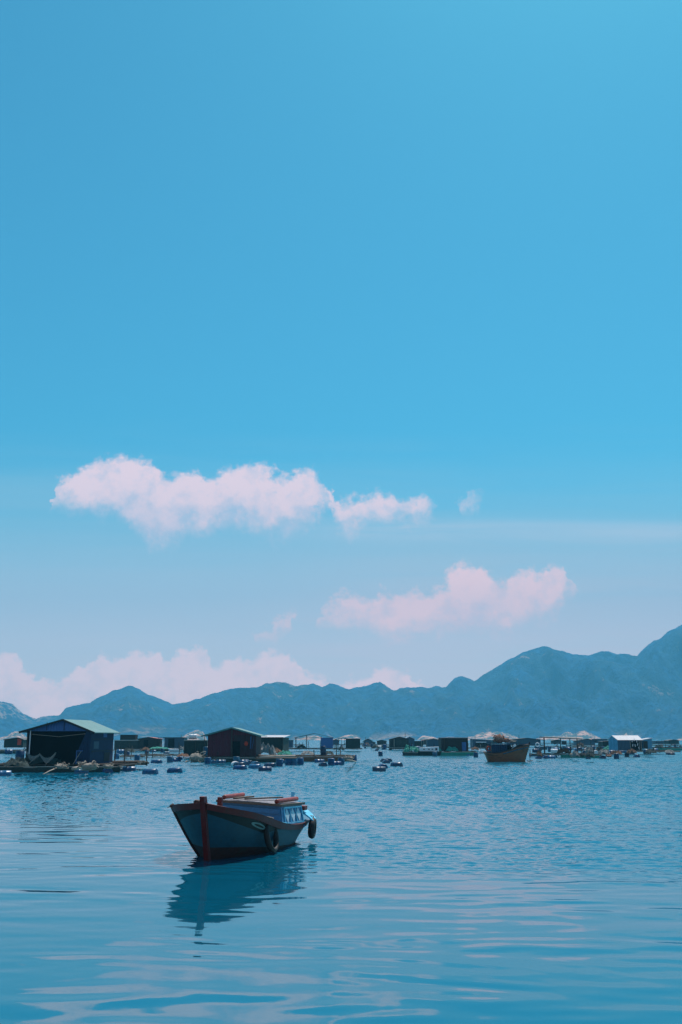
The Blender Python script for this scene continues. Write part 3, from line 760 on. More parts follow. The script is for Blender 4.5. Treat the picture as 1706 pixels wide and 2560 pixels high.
def raft(u0, u1, vw, depth, label, deckz=0.38, mt='wood', floats=0, skirt=None, beams=3, fl_mt='barrel_navy', yaw=0.0, name='raft', group='fish farm rafts', front='wood_pale'):
    d = DV(vw); x0, x1 = X(u0, d, 0.2), X(u1, d, 0.2); w_ = x1-x0
    t_ = thing(name, label, 'raft', ((x0+x1)/2, d, 0), yaw, group)
    rnd = random.Random(int(u0*7+vw))
    for k_ in range(beams):
        y = 0.1+(depth-0.2)*k_/max(1, beams-1)
        mb = MB(); n_ = 7
        pts = [(-w_/2*1.01+w_*1.02*i/(n_-1), y+rnd.uniform(-.04,.04), deckz-0.08+rnd.uniform(-.025,.025)) for i in range(n_)]
        mb.tube(pts, 0.075, 6); mb.build('beam', front if k_ == 0 else mt, t_)
    mb = MB(); nx_ = max(2, int(w_/1.6))
    for i in range(nx_+1):
        x = -w_/2+w_*i/nx_+rnd.uniform(-.15,.15)
        mb.bar((x, -0.12+rnd.uniform(-.15,.05), deckz+0.01), (x+rnd.uniform(-.1,.1), depth+0.1, deckz+0.01), 0.11, 0.07)
    y = 0.25; 
    while y < depth*0.98:
        if rnd.random() < 0.72:
            a_ = -w_/2+rnd.uniform(0, w_*0.12); b_ = w_/2-rnd.uniform(0, w_*0.15)
            mb.box(((a_+b_)/2, y, deckz+0.065+rnd.uniform(0,.015)), (b_-a_, 0.17, 0.035), rz=rnd.uniform(-.004,.004))
        y += 0.22
    mb.build('deck', mt, t_)
    for k_ in range(4 if w_ > 5 else 2):
        x = rnd.uniform(-w_/2, w_/2); y = rnd.choice([0.15, depth-0.1, depth*0.5]); hh_ = rnd.uniform(0.35, 1.25)
        mb = MB(); mb.tube([(x, y, deckz-0.3), (x+rnd.uniform(-.1,.1), y, deckz+hh_)], 0.05, 5); mb.build('mooring_post', mt, t_)
    if skirt:
        mb = MB(); mb.grid(lambda s_, q_: (-w_/2+w_*s_, 0.02+0.05*nz(s_*w_, q_, 3, 1.2), -0.08+(deckz)*q_), int(w_*2)+4, 4)
        mb.build('net_skirt', skirt, t_, solid=0.02)
    for i in range(floats):
        x = -w_/2+w_*(i+0.5+rnd.uniform(-.25,.25))/floats
        o_ = drum((x, 0.45+rnd.uniform(0,.2), 0.02), 'S', R(rnd.choice([90, 90, 5])), fl_mt, t_, name='float')
        o_.name = 'float'
    return t_

def hut(name, label, u0, u1, ve, vr, vb, d, depth, wall, roofm, yaw=0.0, ur=None, over=0.35, style='gable', sidew=None, parts=None, open_front=False, cat='hut', edge='fascia', group='floating fish farm huts', rth=0.05, orear=0.3):
    """gable end faces the camera; ve eave row, vr ridge row, vb base row at distance d"""
    x0, x1 = X(u0, d), X(u1, d); zb, ze, zr = Z(vb, d), Z(ve, d), Z(vr, d)
    w_ = x1-x0; xc = (x0+x1)/2; xr = (X(ur, d)-xc) if ur else 0.0
    t_ = thing(name, label, cat, (xc, d, zb), yaw, group); he, hr = ze-zb, zr-zb
    wb_ = w_/2; th = 0.04; sidew = sidew or wall
    if not open_front:
        mb = MB()
        if style == 'gable': mb.prism([(-wb_+th,0),(wb_-th,0),(wb_-th,he),(xr,hr-0.03),(-wb_+th,he)], 0, th)
        else: mb.prism([(-wb_+th,0),(wb_-th,0),(wb_-th,hr if style == 'monoR' else he),(-wb_+th,hr if style == 'monoL' else he)], 0, th)
        mb.build('front_wall', wall, t_)
    mb = MB(); mb.prism([(-wb_+th,0),(wb_-th,0),(wb_-th,he),(xr,hr-0.03) if style == 'gable' else (0, he),(-wb_+th,he)], depth-th, depth); mb.build('rear_wall', sidew, t_)
    for s_ in (-1, 1):
        hh = hr if (style == 'monoL' and s_ < 0) or (style == 'monoR' and s_ > 0) else he
        mb = MB(); mb.box((s_*(wb_-th/2), depth/2, hh/2), (th, depth+0.01, hh-0.01)); mb.build('side_wall', sidew, t_)
    mb = MB(); o2 = over
    if style == 'gable':
        for s_ in (-1, 1):
            ex = s_*wb_; sl_ = (hr-he)/max(0.01, abs(ex-xr)); ex2 = ex+s_*o2; ez2 = he-sl_*o2
            vs = [(xr, -o2, hr+0.02), (ex2, -o2, ez2+0.02), (ex2, depth+orear, ez2+0.02), (xr, depth+orear, hr+0.02)]
            vs += [(x, y, z-rth) for x, y, z in vs]
            mb.add(vs, [(0,1,2,3),(7,6,5,4),(0,4,5,1),(1,5,6,2),(2,6,7,3),(3,7,4,0)])
    else:
        zl, zr_ = (hr, he) if style == 'monoL' else ((he, hr) if style == 'monoR' else (he, he))
        if style == 'back': # roof rises towards the back
            vs = [(-wb_-o2, -o2, he+0.02), (wb_+o2, -o2, he+0.02), (wb_+o2, depth+orear, hr+0.02), (-wb_-o2, depth+orear, hr+0.02)]
        else:
            vs = [(-wb_-o2, -o2, zl+0.02), (wb_+o2, -o2, zr_+0.02), (wb_+o2, depth+orear, zr_+0.02), (-wb_-o2, depth+orear, zl+0.02)]
        vs += [(x, y, z-rth) for x, y, z in vs]
        mb.add(vs, [(0,1,2,3),(7,6,5,4),(0,4,5,1),(1,5,6,2),(2,6,7,3),(3,7,4,0)])
    rf = mb.build('roof', roofm, t_)
    if edge:
        mb = MB(); zz = he
        if style == 'gable':
            for s_ in (-1, 1):
                ex = s_*wb_; sl_ = (hr-he)/max(0.01, abs(ex-xr))
                mb.bar((xr, -o2-0.03, hr-0.03), (ex+s_*o2, -o2-0.03, he-sl_*o2-0.03), 0.04, 0.14)
        elif style in ('flat', 'back'): mb.bar((-wb_-o2, -o2-0.03, he), (wb_+o2, -o2-0.03, he), 0.04, 0.10)
        elif style == 'monoL': mb.bar((-wb_-o2, -o2-0.03, hr), (wb_+o2, -o2-0.03, he), 0.04, 0.10)
        else: mb.bar((-wb_-o2, -o2-0.03, he), (wb_+o2, -o2-0.03, hr), 0.04, 0.10)
        mb.build('fascia', edge, rf)
    t_['w'] = w_; t_['he'] = he; t_['hr'] = hr
    return t_, w_, he, hr
def post(parent, x, y, h_, w_=0.08, mt='wood_dark', z0=0.0, name='post'):
    mb = MB(); mb.box((x, y, z0+h_/2), (w_, w_, h_)); return mb.build(name, mt, parent)
def panel_(parent, name, x, z, w_, h_, mt, y=-0.02, t_=0.03):
    mb = MB(); mb.box((x, y, z), (w_, t_, h_)); return mb.build(name, mt, parent)
def heap(name, label, u0, u1, vb, hgt, mt, z=0.45, depth=1.6, seed=0, cat='net', group=None, d=None):
    if d is None: w = W((u0+u1)/2, vb, z); d = w.y
    x0, x1 = X(u0, d, z), X(u1, d, z)
    mb = MB(); n1, n2 = 30, 12; rx = (x1-x0)/2
    def fn(s_, t_):
        a = s_*2-1; b_ = t_*2-1; e = max(0.0, 1-(abs(a)**2.6+abs(b_)**2.4*0.9))
        hgt_ = hgt*(e**0.55)*(0.62+0.75*abs(fbm(a*2.2+seed, b_*2.0, seed*1.7, 4)))
        return (rx*a, depth/2*(b_+1), max(0.0, hgt_))
    mb.grid(fn, n1, n2)
    return tag(mb.build(name, mt, loc=((x0+x1)/2, d, z)), label, cat, group)
# ------------------------------------------------------------------ near left: blue hut on its raft
DA = DV(1931)
rA = raft(-60, 300, 1931, 8.5, 'long low raft under the big blue hut, green netting along its edge', deckz=0.42, floats=4, skirt='net_dark', mt='wood_dark')
raft(262, 350, 1925, 3.4, 'short raft end with pale planks jutting right of the big blue hut', deckz=0.50, floats=2, fl_mt='barrel_blue', mt='wood')
dA = DA+1.6
hA, wA, heA, hrA = hut('floating_hut', 'large blue sheet-metal hut with green gabled roof and black open front, nearest on the left', 60, 229, 1826, 1799, 1910, dA, 4.3, 'blue_wall', 'roof_green', yaw=R(-8), ur=162-3, over=0.40, sidew='blue_wall_shaded', open_front=True, rth=0.06)
mb = MB(); mb.prism([(-wA/2+0.05, heA-0.05), (wA/2-0.05, heA-0.05), (wA/2-0.05, heA), (0.35, hrA-0.05), (-wA/2+0.05, heA)], 0.0, 0.04); mb.build('gable_panel', 'blue_wall', hA)
for x in (-0.9, 0.35):
    mb = MB(); mb.box((x, -0.015, heA+0.28), (0.035, 0.02, 0.55)); mb.build('seam', 'fascia', hA)
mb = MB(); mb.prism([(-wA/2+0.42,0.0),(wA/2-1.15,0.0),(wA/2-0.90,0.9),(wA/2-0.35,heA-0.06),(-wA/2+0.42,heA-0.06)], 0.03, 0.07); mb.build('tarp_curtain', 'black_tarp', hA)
mb = MB(); mb.prism([(wA/2-1.14,0.0),(wA/2-0.04,0.0),(wA/2-0.04,heA-0.06),(wA/2-0.34,heA-0.06),(wA/2-0.88,0.9)], 0.0, 0.04); mb.build('front_panel', 'blue_wall_shaded', hA)
for x in (-wA/2+0.10, -wA/2+0.28): post(hA, x, -0.08, heA, 0.06, 'wood_dark' if x < -wA/2+0.2 else 'white_paint')
post(hA, wA/2-0.05, -0.03, heA, 0.07, 'blue_wall_shaded')
for z_ in (0.85, 1.65):
    mb = MB(); mb.bar((wA/2+0.01, 0.2, z_), (wA/2+0.01, 4.2, z_), 0.03, 0.06); mb.build('girt', 'fascia', hA)
mb = MB(); mb.prism([(-0.03,0),(0.03,0),(0.03,0.9),(0.5,0.9),(0.5,0.84),(0.09,0.84),(0.09,0)], -0.06, -0.03); o_ = mb.build('bracket', 'blue_wall', hA); o_.location = (wA/2-1.0, 0, 0.0)
for x, y, z_, w_, h_, mt_ in ((0, 1.0, 1.25, 0.9, 0.5, 'slate'), (0, 3.1, 0.45, 1.1, 0.6, 'fascia'), (0, 2.6, 2.0, 0.7, 0.45, 'blue_wall')):
    mb = MB(); mb.box((wA/2+0.012, y, z_), (0.02, w_, h_)); mb.build('wall_patch', mt_, hA)
mb = MB(); mb.tube([(-wA/2+0.3, 0.02, heA-0.25), (0, 0.0, heA-0.42), (wA/2-0.4, 0.02, heA-0.22)], 0.02, 5); mb.build('hanging_line', 'rope', hA)
# hanging nets in the hut front
def netdrape(label, pts, sag, hgt, d, mt='net_grey', name='fishing_net'):
    P3 = [Vector((X(u, d, 1.0), d, Z(v, d))) for u, v in pts]
    mb = MB(); n_ = 36
    def fn(s_, t_):
        f = s_*(len(P3)-1); i = min(int(f), len(P3)-2); t2 = f-i
        p_ = P3[i].lerp(P3[i+1], t2); s2 = sag*math.sin(math.pi*t2)
        dr = hgt*(0.25+0.9*math.sin(math.pi*t2)**1.0*0.6+0.1*nz(s_*9, 1, 2))
        return (p_.x, p_.y-0.10*math.sin(math.pi*t2)-0.04*nz(s_*12, t_*3, 1), p_.z-s2-t_*dr)
    mb.grid(fn, n_, 5)
    ob = mb.build(name, mt, solid=0.012); ob.location = (0,0,0)
    return tag(ob, label, 'net')
netdrape('pale fishing net slung in scallops across the dark front of the big blue hut', [(61,1869),(100,1884),(140,1881)], 0.33, 0.42, dA-0.75)
def pole(label, a, b_, r_=0.035, mt='wood_pale', name='pole', cat='pole'):
    mb = MB(); mb.tube([a, (Vector(a)+Vector(b_))/2+Vector((0,0,0.03)), b_], r_, 7); return tag(mb.build(name, mt, smooth=True), label, cat)
PD = lambda u, v, d: Vector((X(u, d, 1.0), d, Z(v, d)))
pole('leaning pole propping the left end of the hanging net', PD(61,1869,dA-0.8), PD(34,1912,dA-1.2), 0.025)
pole('slanting pole under the middle of the hanging net', PD(100,1884,dA-0.75), PD(68,1916,dA-1.1), 0.025)
pole('slanting pole under the right end of the hanging net', PD(140,1881,dA-0.75), PD(114,1914,dA-1.1), 0.03)
pole('thin pole leaning on the blue panel right of the black opening', PD(203,1878,dA-0.5), PD(184,1911,dA-0.9), 0.025)
pole('pale pole reaching from the raft edge down into the water before the big blue hut', PD(147,1918,DA-0.2), W(101,1936)+Vector((0,0,-0.1)), 0.035)
bundle('rope_coil', 'white rope heap on the raft edge at the top of the pole in the water', W(152,1922,0.5)+Vector((0,0.1,0)), 0.42, 'rope', 5)
bundle('rope_coil', 'big tangled brown rope heap on the raft before the black opening', W(222,1926,0.45)+Vector((0,0.1,0)), 0.62, 'rope', 6)
bundle('rope_coil', 'small pale rope heap at the right front corner of the big blue hut', W(270,1922,0.5)+Vector((0,0.1,0)), 0.38, 'rope', 7)
pole('pale log lying on the raft left of the brown rope heap', W(182,1922,0.5), W(212,1919,0.5), 0.10)
heap('net_heap', 'low dark green net heap on the raft at the far left', 2, 60, 1917, 0.5, 'net_dark', 0.5, seed=1)
heap('net_heap', 'reddish brown heap on the raft below the hanging net', 40, 66, 1914, 0.45, 'net_brown', 0.5, seed=2, d=dA-1.0)
heap('net_heap', 'dark net heap under the hanging net in the hut opening', 66, 150, 1912, 0.55, 'net_dark', 0.5, seed=3, d=dA-0.6)
float_barrel(33, 57, 1912, 'U', 'at the left post of the big blue hut', 'barrel_navy', z=0.5)
float_barrel(-8, 18, 1940, 'S', 'cut by the left border of the picture', 'barrel_light')
float_barrel(190, 212, 1934, 'S', 'under the raft below the pale log', 'barrel_blue')
float_barrel(258, 276, 1932, 'E', 'below the right corner of the big blue hut', 'barrel_blue')
float_barrel(300, 342, 1928, 'S', 'under the outermost pale planks right of the big blue hut', 'barrel_blue')
# loose barrels between the left hut and the maroon hut
F = float_barrel
F(357, 391, 1935, 'A', 'alone in open water, nearer the big blue hut')
F(419, 452, 1932, 'A', 'alone in open water, nearer the maroon hut')
F(284, 297, 1897, 'U', 'close beside the right wall of the big blue hut', 'barrel_light')
F(312, 324, 1890, 'U', 'behind a low plank raft right of the big blue hut')
F(334, 349, 1901, 'U', 'at the right end of the short brown plank raft')
F(381, 399, 1908, 'A', 'in the channel midway between blue hut and maroon hut')
F(417, 431, 1906, 'U', 'tilted in the channel before the long dark wall')
F(433, 446, 1904, 'S', 'in the channel just right of an upright one')
F(441, 455, 1899, 'E', 'against the beam of the long raft before the dark wall')
F(360, 372, 1886, 'U', 'below the hut with red roof edge', 'barrel_navy')
F(400, 410, 1881, 'U', 'below the teal tarpaulin in the distance', 'barrel_navy')
F(410, 422, 1884, 'S', 'low in the water beside the small white skiff', 'barrel_navy')
F(308, 321, 1881, 'U', 'against the raft of the olive walled hut', 'barrel_navy')
F(377, 389, 1880, 'S', 'in the distance below the dark hut with open left frame')
F(507, 523, 1889, 'U', 'on deck against the left corner of the maroon hut', z=0.45)

# ------------------------------------------------------------------ rafts and huts behind, left part
raft(300, 352, 1897, 2.5, 'short brown plank raft floating right of the big blue hut', 0.3, mt='wood')
raft(345, 500, 1894, 3.0, 'long thin brown raft of poles before the long dark wall', 0.3, mt='wood', beams=4)
raft(282, 352, 1881, 4.0, 'raft carrying the olive walled hut', 0.4, mt='wood_dark')
raft(350, 470, 1878, 4.0, 'raft carrying the two dark huts left of the maroon hut', 0.4, mt='wood_dark', skirt='net_dark')
raft(-40, 60, 1884, 5.0, 'dark raft seen past the left side of the big blue hut', 0.45, mt='wood_dark', skirt='net_dark')
dd = DV(1878)+2
t_, w_, he, hr = hut('floating_hut', 'dark green low hut in the distance left of the big blue hut', 10, 58, 1849, 1844, 1869, DV(1882)+1, 4, 'dark_green', 'roof_dark', ur=45, over=0.1)
panel_(t_, 'door', 0.9, 0.9, 0.6, 1.0, 'red_cloth')
t_, w_, he, hr = hut('floating_hut', 'olive walled flat hut with a black box room on top', 286, 348, 1851, 1850, 1873, dd, 4, 'olive', 'wood_pale', style='flat', over=0.05, edge='wood_pale')
mb = MB(); mb.box((0.05, 1.5, he+0.5), (w_*0.62, 2.0, 0.85)); mb.build('upper_room', 'brown_wall', t_)
mb = MB(); mb.box((0.05, 1.5, he+0.96), (w_*0.68, 2.3, 0.07)); mb.build('upper_roof', 'fascia', t_)
t_, w_, he, hr = hut('floating_hut', 'dark hut with a strip of red roof edge, behind the channel', 345, 396, 1847, 1843, 1872, dd, 4, 'brown_wall', 'roof_red', ur=372, over=0.2, edge='fascia')
panel_(t_, 'door', -0.4, 0.8, 0.8, 1.5, 'black_tarp')
t_, w_, he, hr = hut('floating_hut', 'dark hut with pale open lattice at its left side', 411, 460, 1844, 1843, 1870, dd, 4, 'slate', 'roof_dark', style='flat', over=0.2)
panel_(t_, 'door', -0.5, 0.85, 1.1, 1.6, 'black_tarp')
for i in range(4): post(t_, -w_/2-0.25-0.28*i, 0.3, he, 0.06, 'wood_pale')
mb = MB(); mb.box((-w_/2-0.7, 1.2, he+0.04), (1.3, 2.6, 0.05)); mb.build('side_roof', 'roof_dark', t_)
dl = DV(1896)
t_, w_, he, hr = hut('floating_hut', 'long low dark green wall shed joined left of the maroon hut', 460, 518, 1851, 1850, 1890, dl, 4, 'dark_green', 'wood_dark', style='flat', over=0.02, edge='wood_pale')
post(t_, 0.0, -0.05, he, 0.05)
zt = Z(1849, dl)
ob = drum(Vector((X(478, dl), dl+1.2, zt+0.33)), 'S', R(90), 'barrel_white'); ob.name = 'water_tank'; ob.scale = (1.0, 1.0, 1.0)
tag(ob, 'white and blue plastic water tank lying on the roof of the long dark shed', 'water tank')
heap('tarpaulin', 'thin teal tarpaulin spread in front of the distant dark huts', 372, 422, 1872, 0.35, 'net_green', 0.45, seed=4, cat='tarpaulin')
heap('tarpaulin', 'blue tarpaulin heap right of the teal one before the lattice hut', 422, 446, 1870, 0.6, 'blue_cloth', 0.45, seed=5, cat='tarpaulin')
def skiff(name, label, u0, u1, vw, mt, h_=0.45, wid=1.2, group='small skiffs', inner='wood_dark'):
    d = DV(vw); x0, x1 = X(u0, d, 0.2), X(u1, d, 0.2); L = (x1-x0)
    t_ = thing(name, label, 'boat', ((x0+x1)/2, d+wid/2, 0), 0, group)
    mb = MB()
    for s_ in (-1, 1):
        mb.grid(lambda a, b_: (L*(a-0.5)*(0.86+0.14*b_), s_*wid/2*math.sin(math.pi*min(1, a*0.86+0.13))**0.6*(0.55+0.45*b_), -0.1+b_*(h_+0.1+0.25*(abs(a-0.5)*2)**2.5*h_)), 16, 4)
    mb.build('hull', mt, t_, smooth=True, solid=0.04)
    mb = MB()
    for a in (0.3, 0.5, 0.7): mb.box((L*(a-0.5), 0, h_*0.85), (0.2, wid*0.8, 0.04))
    mb.build('seats', inner, t_)
    mb = MB(); mb.grid(lambda a, b_: (L*(a-0.5)*0.8, (b_-0.5)*wid*0.7, 0.08), 4, 2); mb.build('floor_boards', inner, t_)
    return t_
skiff('skiff', 'small white skiff between barrels before the long dark shed', 420, 458, 1880, 'white_paint')

# ------------------------------------------------------------------ maroon hut and its raft
raft(484, 690, 1906, 9.0, 'raft carrying the maroon hut with a dark green hut beside it', 0.45, mt='wood_dark', floats=5, fl_mt='barrel_blue', skirt='net_dark')
raft(640, 884, 1904, 5.0, 'long bare raft with pale planking stretching right from the maroon hut', 0.50, mt='wood', floats=6, fl_mt='barrel_navy', skirt='net_brown')
dB = DV(1906)+1.4
t_, w_, he, hr = hut('floating_hut', 'maroon wooden hut with low gabled green roof, red float hanging on its front', 519, 640, 1836, 1819, 1892, dB, 4.5, 'maroon', 'roof_green', yaw=R(-2), ur=580, over=0.55, sidew='dark_maroon', edge='roof_green', rth=0.05)
post(t_, 0.0, -0.05, hr-0.1, 0.12, 'wood_dark', name='corner_post')
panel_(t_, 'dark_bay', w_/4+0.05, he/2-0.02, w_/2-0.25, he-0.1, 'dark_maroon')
post(t_, -w_/2-0.35, 0.2, 1.9, 0.05, 'wood_dark')
panel_(t_, 'door', 0.45, 0.75, 0.7, 1.4, 'black_tarp', y=-0.05)
mb = MB(); mb.grid(lambda s_, q_: (w_/2-0.55+0.42*s_*(0.5+0.5*q_), -0.07-0.04*math.sin(s_*9), 0.75+(he-0.95)*q_), 8, 6)
tag(mb.build('hanging_cloth', 'blue_cloth', solid=0.01, loc=t_.location), 'blue cloth hanging at the right corner of the maroon hut', 'cloth')
mb = MB(); mb.lathe([(0.05,-0.22),(0.17,-0.12),(0.20,0.02),(0.14,0.16),(0.05,0.22)], Matrix.Translation((0.95*w_/4+0.28, -0.12, 1.22)), 10)
tag(mb.build('float_buoy', 'red_cloth', smooth=True, loc=t_.location), 'orange red buoy hanging on the dark front of the maroon hut', 'buoy')
t_, w_, he, hr = hut('floating_hut', 'dark green box hut with pale roof right of the maroon hut', 640, 708, 1844, 1838, 1880, DV(1893), 3.5, 'dark_green', 'roof_pale', style='back', over=0.12, edge='fascia', yaw=R(-9))
post(t_, w_/2, -0.03, he, 0.06)
hut('floating_hut', 'small grey green shed just past the right side of the box hut', 717, 732, 1851, 1850, 1869, DV(1880), 3, 'slate', 'roof_dark', style='flat', over=0.05)
heap('net_heap', 'grey net heap on the raft in front of the box hut', 634, 690, 1884, 1.0, 'net_grey', 0.55, seed=11, d=DV(1900))
heap('net_heap', 'brownish net heap next to the grey one before the box hut', 672, 705, 1882, 0.62, 'net_brown', 0.55, seed=12, d=DV(1899))
heap('net_heap', 'teal green net heap low on the raft right of the box hut', 692, 730, 1891, 0.42, 'net_green', 0.55, seed=13, d=DV(1902))
heap('net_heap', 'pale net heap on the middle of the long bare raft', 752, 786, 1893, 0.35, 'net_grey', 0.58, seed=14, d=DV(1901))
heap('net_heap', 'small dark net heap on the long bare raft right of the upright barrel', 812, 835, 1892, 0.35, 'net_dark', 0.58, seed=15, d=DV(1901))
bundle('rope_coil', 'pale rope tangle at the right tip of the long bare raft', W(872,1901,0.5), 0.5, 'rope', 9)
bundle('rope_coil', 'pale rope tangle hanging at the left end of the maroon hut raft', W(490,1906,0.2), 0.75, 'rope', 10, flat=1.1)
pole('slanting pole at the right end of the long bare raft', W(868,1900,0.75), W(890,1904,0.1), 0.05)
for i, (a, b_, lb) in enumerate([((636,1884),(700,1888),'upper'),((650,1889),(738,1885),'middle'),((640,1893),(742,1891),'lower')]):
    pole('%s of three loose planks lying behind the teal net heap' % lb, W(a[0], a[1]+4, 0.6), W(b_[0], b_[1]+4, 0.6), 0.06, 'wood_pale' if i < 2 else 'wood', name='plank', cat='plank')
G = 'blue barrels floating along the maroon hut raft'
def Fc(x0, x1, yb, pose, where, mt='barrel_blue', z=None): return F(480+x0/3.733, 480+x1/3.733, 1780+yb/3.733+1.5, pose, where, mt, z, G)
Fc(120,168,480,'U','at the left end of the maroon hut raft')
Fc(175,222,475,'E','between upright and light ones below the maroon wall')
Fc(220,315,472,'S','below the maroon wall, brightest of the row','barrel_light')
Fc(385,440,470,'U','below the corner post of the maroon hut','barrel_navy')
Fc(385,420,492,'E','small, awash below the maroon hut','barrel_white')
Fc(455,510,472,'S','touching the raft below the door of the maroon hut')
Fc(475,520,492,'E','half sunk below the maroon hut door')
Fc(505,570,482,'E','high against the raft below the red buoy')
Fc(560,620,492,'E','just right below the red buoy, in front of the raft')
Fc(415,470,502,'A','floating low below the white one','barrel_navy')
Fc(535,640,521,'A','long light-topped, below the right half of the maroon hut','barrel_light')
Fc(640,720,546,'S','nearest the viewer below the dark green box hut','barrel_navy')
Fc(705,755,509,'A','nearly sunk, right of the nearest one','barrel_navy')
Fc(415,480,533,'A','nearly sunk, farthest forward below the maroon hut')
Fc(785,845,500,'U','leftmost of the cluster below the long bare raft')
Fc(810,870,472,'E','behind the leftmost upright of the cluster below the bare raft')
Fc(845,890,440,'S','tucked at the raft edge behind the cluster')
Fc(875,925,490,'U','middle of the cluster below the long bare raft')
Fc(925,975,490,'U','right of middle in the cluster, by the white float')
Fc(943,980,462,'E','on top of the cluster below the bare raft','barrel_white')
Fc(985,1040,486,'U','rightmost of the cluster, leaning')
Fc(1142,1240,467,'S','tied flat along the edge of the long bare raft')
Fc(1195,1252,500,'E','with round end facing us below the long bare raft')
Fc(1272,1330,493,'U','first of three near the right end of the bare raft')
Fc(1320,1370,490,'S','second of three near the bare raft right end')
Fc(1368,1420,486,'U','third of three near the bare raft right end')
Fc(1500,1530,450,'U','behind the right tip of the long bare raft')
float_barrel(803, 814, 1889, 'U', 'alone on top of the long bare raft', 'barrel_navy', z=0.55)

# ------------------------------------------------------------------ open shed and mid distance
raft(720, 836, 1878, 6.0, 'thin raft carrying the open gabled shed', 0.45, mt='wood_dark')
raft(834, 906, 1878, 6.0, 'thin raft carrying the dark flat hut right of the open shed', 0.45, mt='wood_dark')
dS = DV(1878)+0.8
xl, xr_, xm = X(738, dS), X(833, dS), X(786, dS); zb = 0.5
t_ = thing('open_shed', 'open gabled shed on thin posts with one blue wall at its right end', 'shed', ((xl+xr_)/2, dS, zb), 0, 'floating fish farm huts')
wS = xr_-xl; heS, hrS = Z(1844, dS)-zb, Z(1833, dS)-zb; xr0 = xm-(xl+xr_)/2
for s_, ex in ((-1, -wS/2-0.1), (1, wS/2+0.15)):
    mb = MB(); vs = [(xr0, -0.3, hrS), (ex, -0.3, heS), (ex, 4.0, heS), (xr0, 4.0, hrS)]; vs += [(x, y, z-0.06) for x, y, z in vs]
    mb.add(vs, [(0,1,2,3),(7,6,5,4),(0,4,5,1),(1,5,6,2),(2,6,7,3),(3,7,4,0)]); mb.build('roof_slope', 'roof_dark', t_)
for x in (-wS/2+0.05, -0.35*wS/2-0.2):
    for y in (0, 3.8): post(t_, x, y, heS+(0.35 if x > -wS/3 else 0.0), 0.09)
mb = MB(); mb.bar((-wS/2, 0, heS-0.12), (wS*0.2, 0, heS-0.02), 0.06); mb.build('tie_beam', 'wood_dark', t_)
mb = MB(); mb.box((wS*0.335, 0.02, heS/2), (wS*0.31, 0.05, heS)); mb.build('front_wall', 'blue_wall', t_)
mb = MB(); mb.box((wS*0.18, 1.6, heS/2+0.1), (0.06, 3.2, heS+0.25)); mb.build('side_wall', 'black_tarp', t_)
mb = MB(); mb.box((wS/2-0.03, 1.6, heS/2), (0.05, 3.2, heS)); mb.build('side_wall', 'blue_wall', t_)
t_, w_, he, hr = hut('floating_hut', 'dark green flat box hut with an open porch frame on its left', 865, 901, 1847, 1846, 1870, dS, 4, 'dark_green', 'roof_dark', style='flat', over=0.1)
for i in range(3): post(t_, -w_/2-0.2-0.55*i, 0.1, he+0.1, 0.07)
mb = MB(); mb.box((-w_/2-0.75, 1.6, he+0.12), (1.7, 3.6, 0.07)); mb.build('porch_roof', 'roof_dark', t_)
hut('floating_hut', 'small distant hut peeping between open shed and box hut', 832, 848, 1851, 1848, 1862, DV(1870), 4, 'slate', 'roof_pale', over=0.2)
heap('net_heap', 'dark low net heap on the raft inside the open shed', 741, 765, 1870, 0.55, 'net_dark', 0.5, seed=21, d=dS+0.5)
hut('floating_hut', 'small dark gabled hut far off, alone between box hut and black hut', 910, 931, 1852, 1847, 1861, DV(1866), 5, 'slate', 'roof_dark', over=0.3)
hut('floating_hut', 'tiny shed leaning on the right of the far dark gabled hut', 930, 938, 1855, 1854, 1861, DV(1866), 4, 'dark_green', 'roof_dark', over=0.05, style='flat')
for i, (a, b_, v) in enumerate([(903,940,1864),(925,975,1867),(908,962,1871),(940,985,1874),(716,760,1866),(820,905,1866),(1000,1100,1866)]):
    names = ['far raft with clutter left below the small gabled hut','far raft right below the tiny shed','nearest strip of raft below the small gabled hut','raft strip just left of the twin-roofed hut','far raft strip behind the left part of the open shed','far raft strip behind the porch of the box hut','far raft strip behind the white cabin boat']
    raft(a, b_, v, 5.0, names[i], 0.5, mt=['wood','wood_dark'][i % 2], beams=3, floats=3, fl_mt='barrel_blue')
F(946, 958, 1890, 'U', 'alone in mid channel, farthest of the group there', 'barrel_navy')
F(955, 965, 1905, 'E', 'left of a huddle of three in mid channel', 'barrel_navy')
F(959, 974, 1908, 'E', 'front of a huddle of three in mid channel', 'barrel_blue')
F(966, 977, 1904, 'E', 'right and rear of a huddle of three in mid channel', 'barrel_navy')
F(937, 960, 1928, 'S', 'nearest the viewer in mid channel', 'barrel_navy')
F(952, 963, 1921, 'E', 'just behind the nearest one in mid channel', 'barrel_blue')
F(982, 1003, 1916, 'A', 'low at the right of the mid channel group', 'barrel_blue')
F(939, 945, 1877, 'E', 'tiny in the far channel above the others', 'barrel_navy')
F(1020, 1032, 1861+16, 'S', 'beside the green nets left of the white cabin boat', 'barrel_navy')

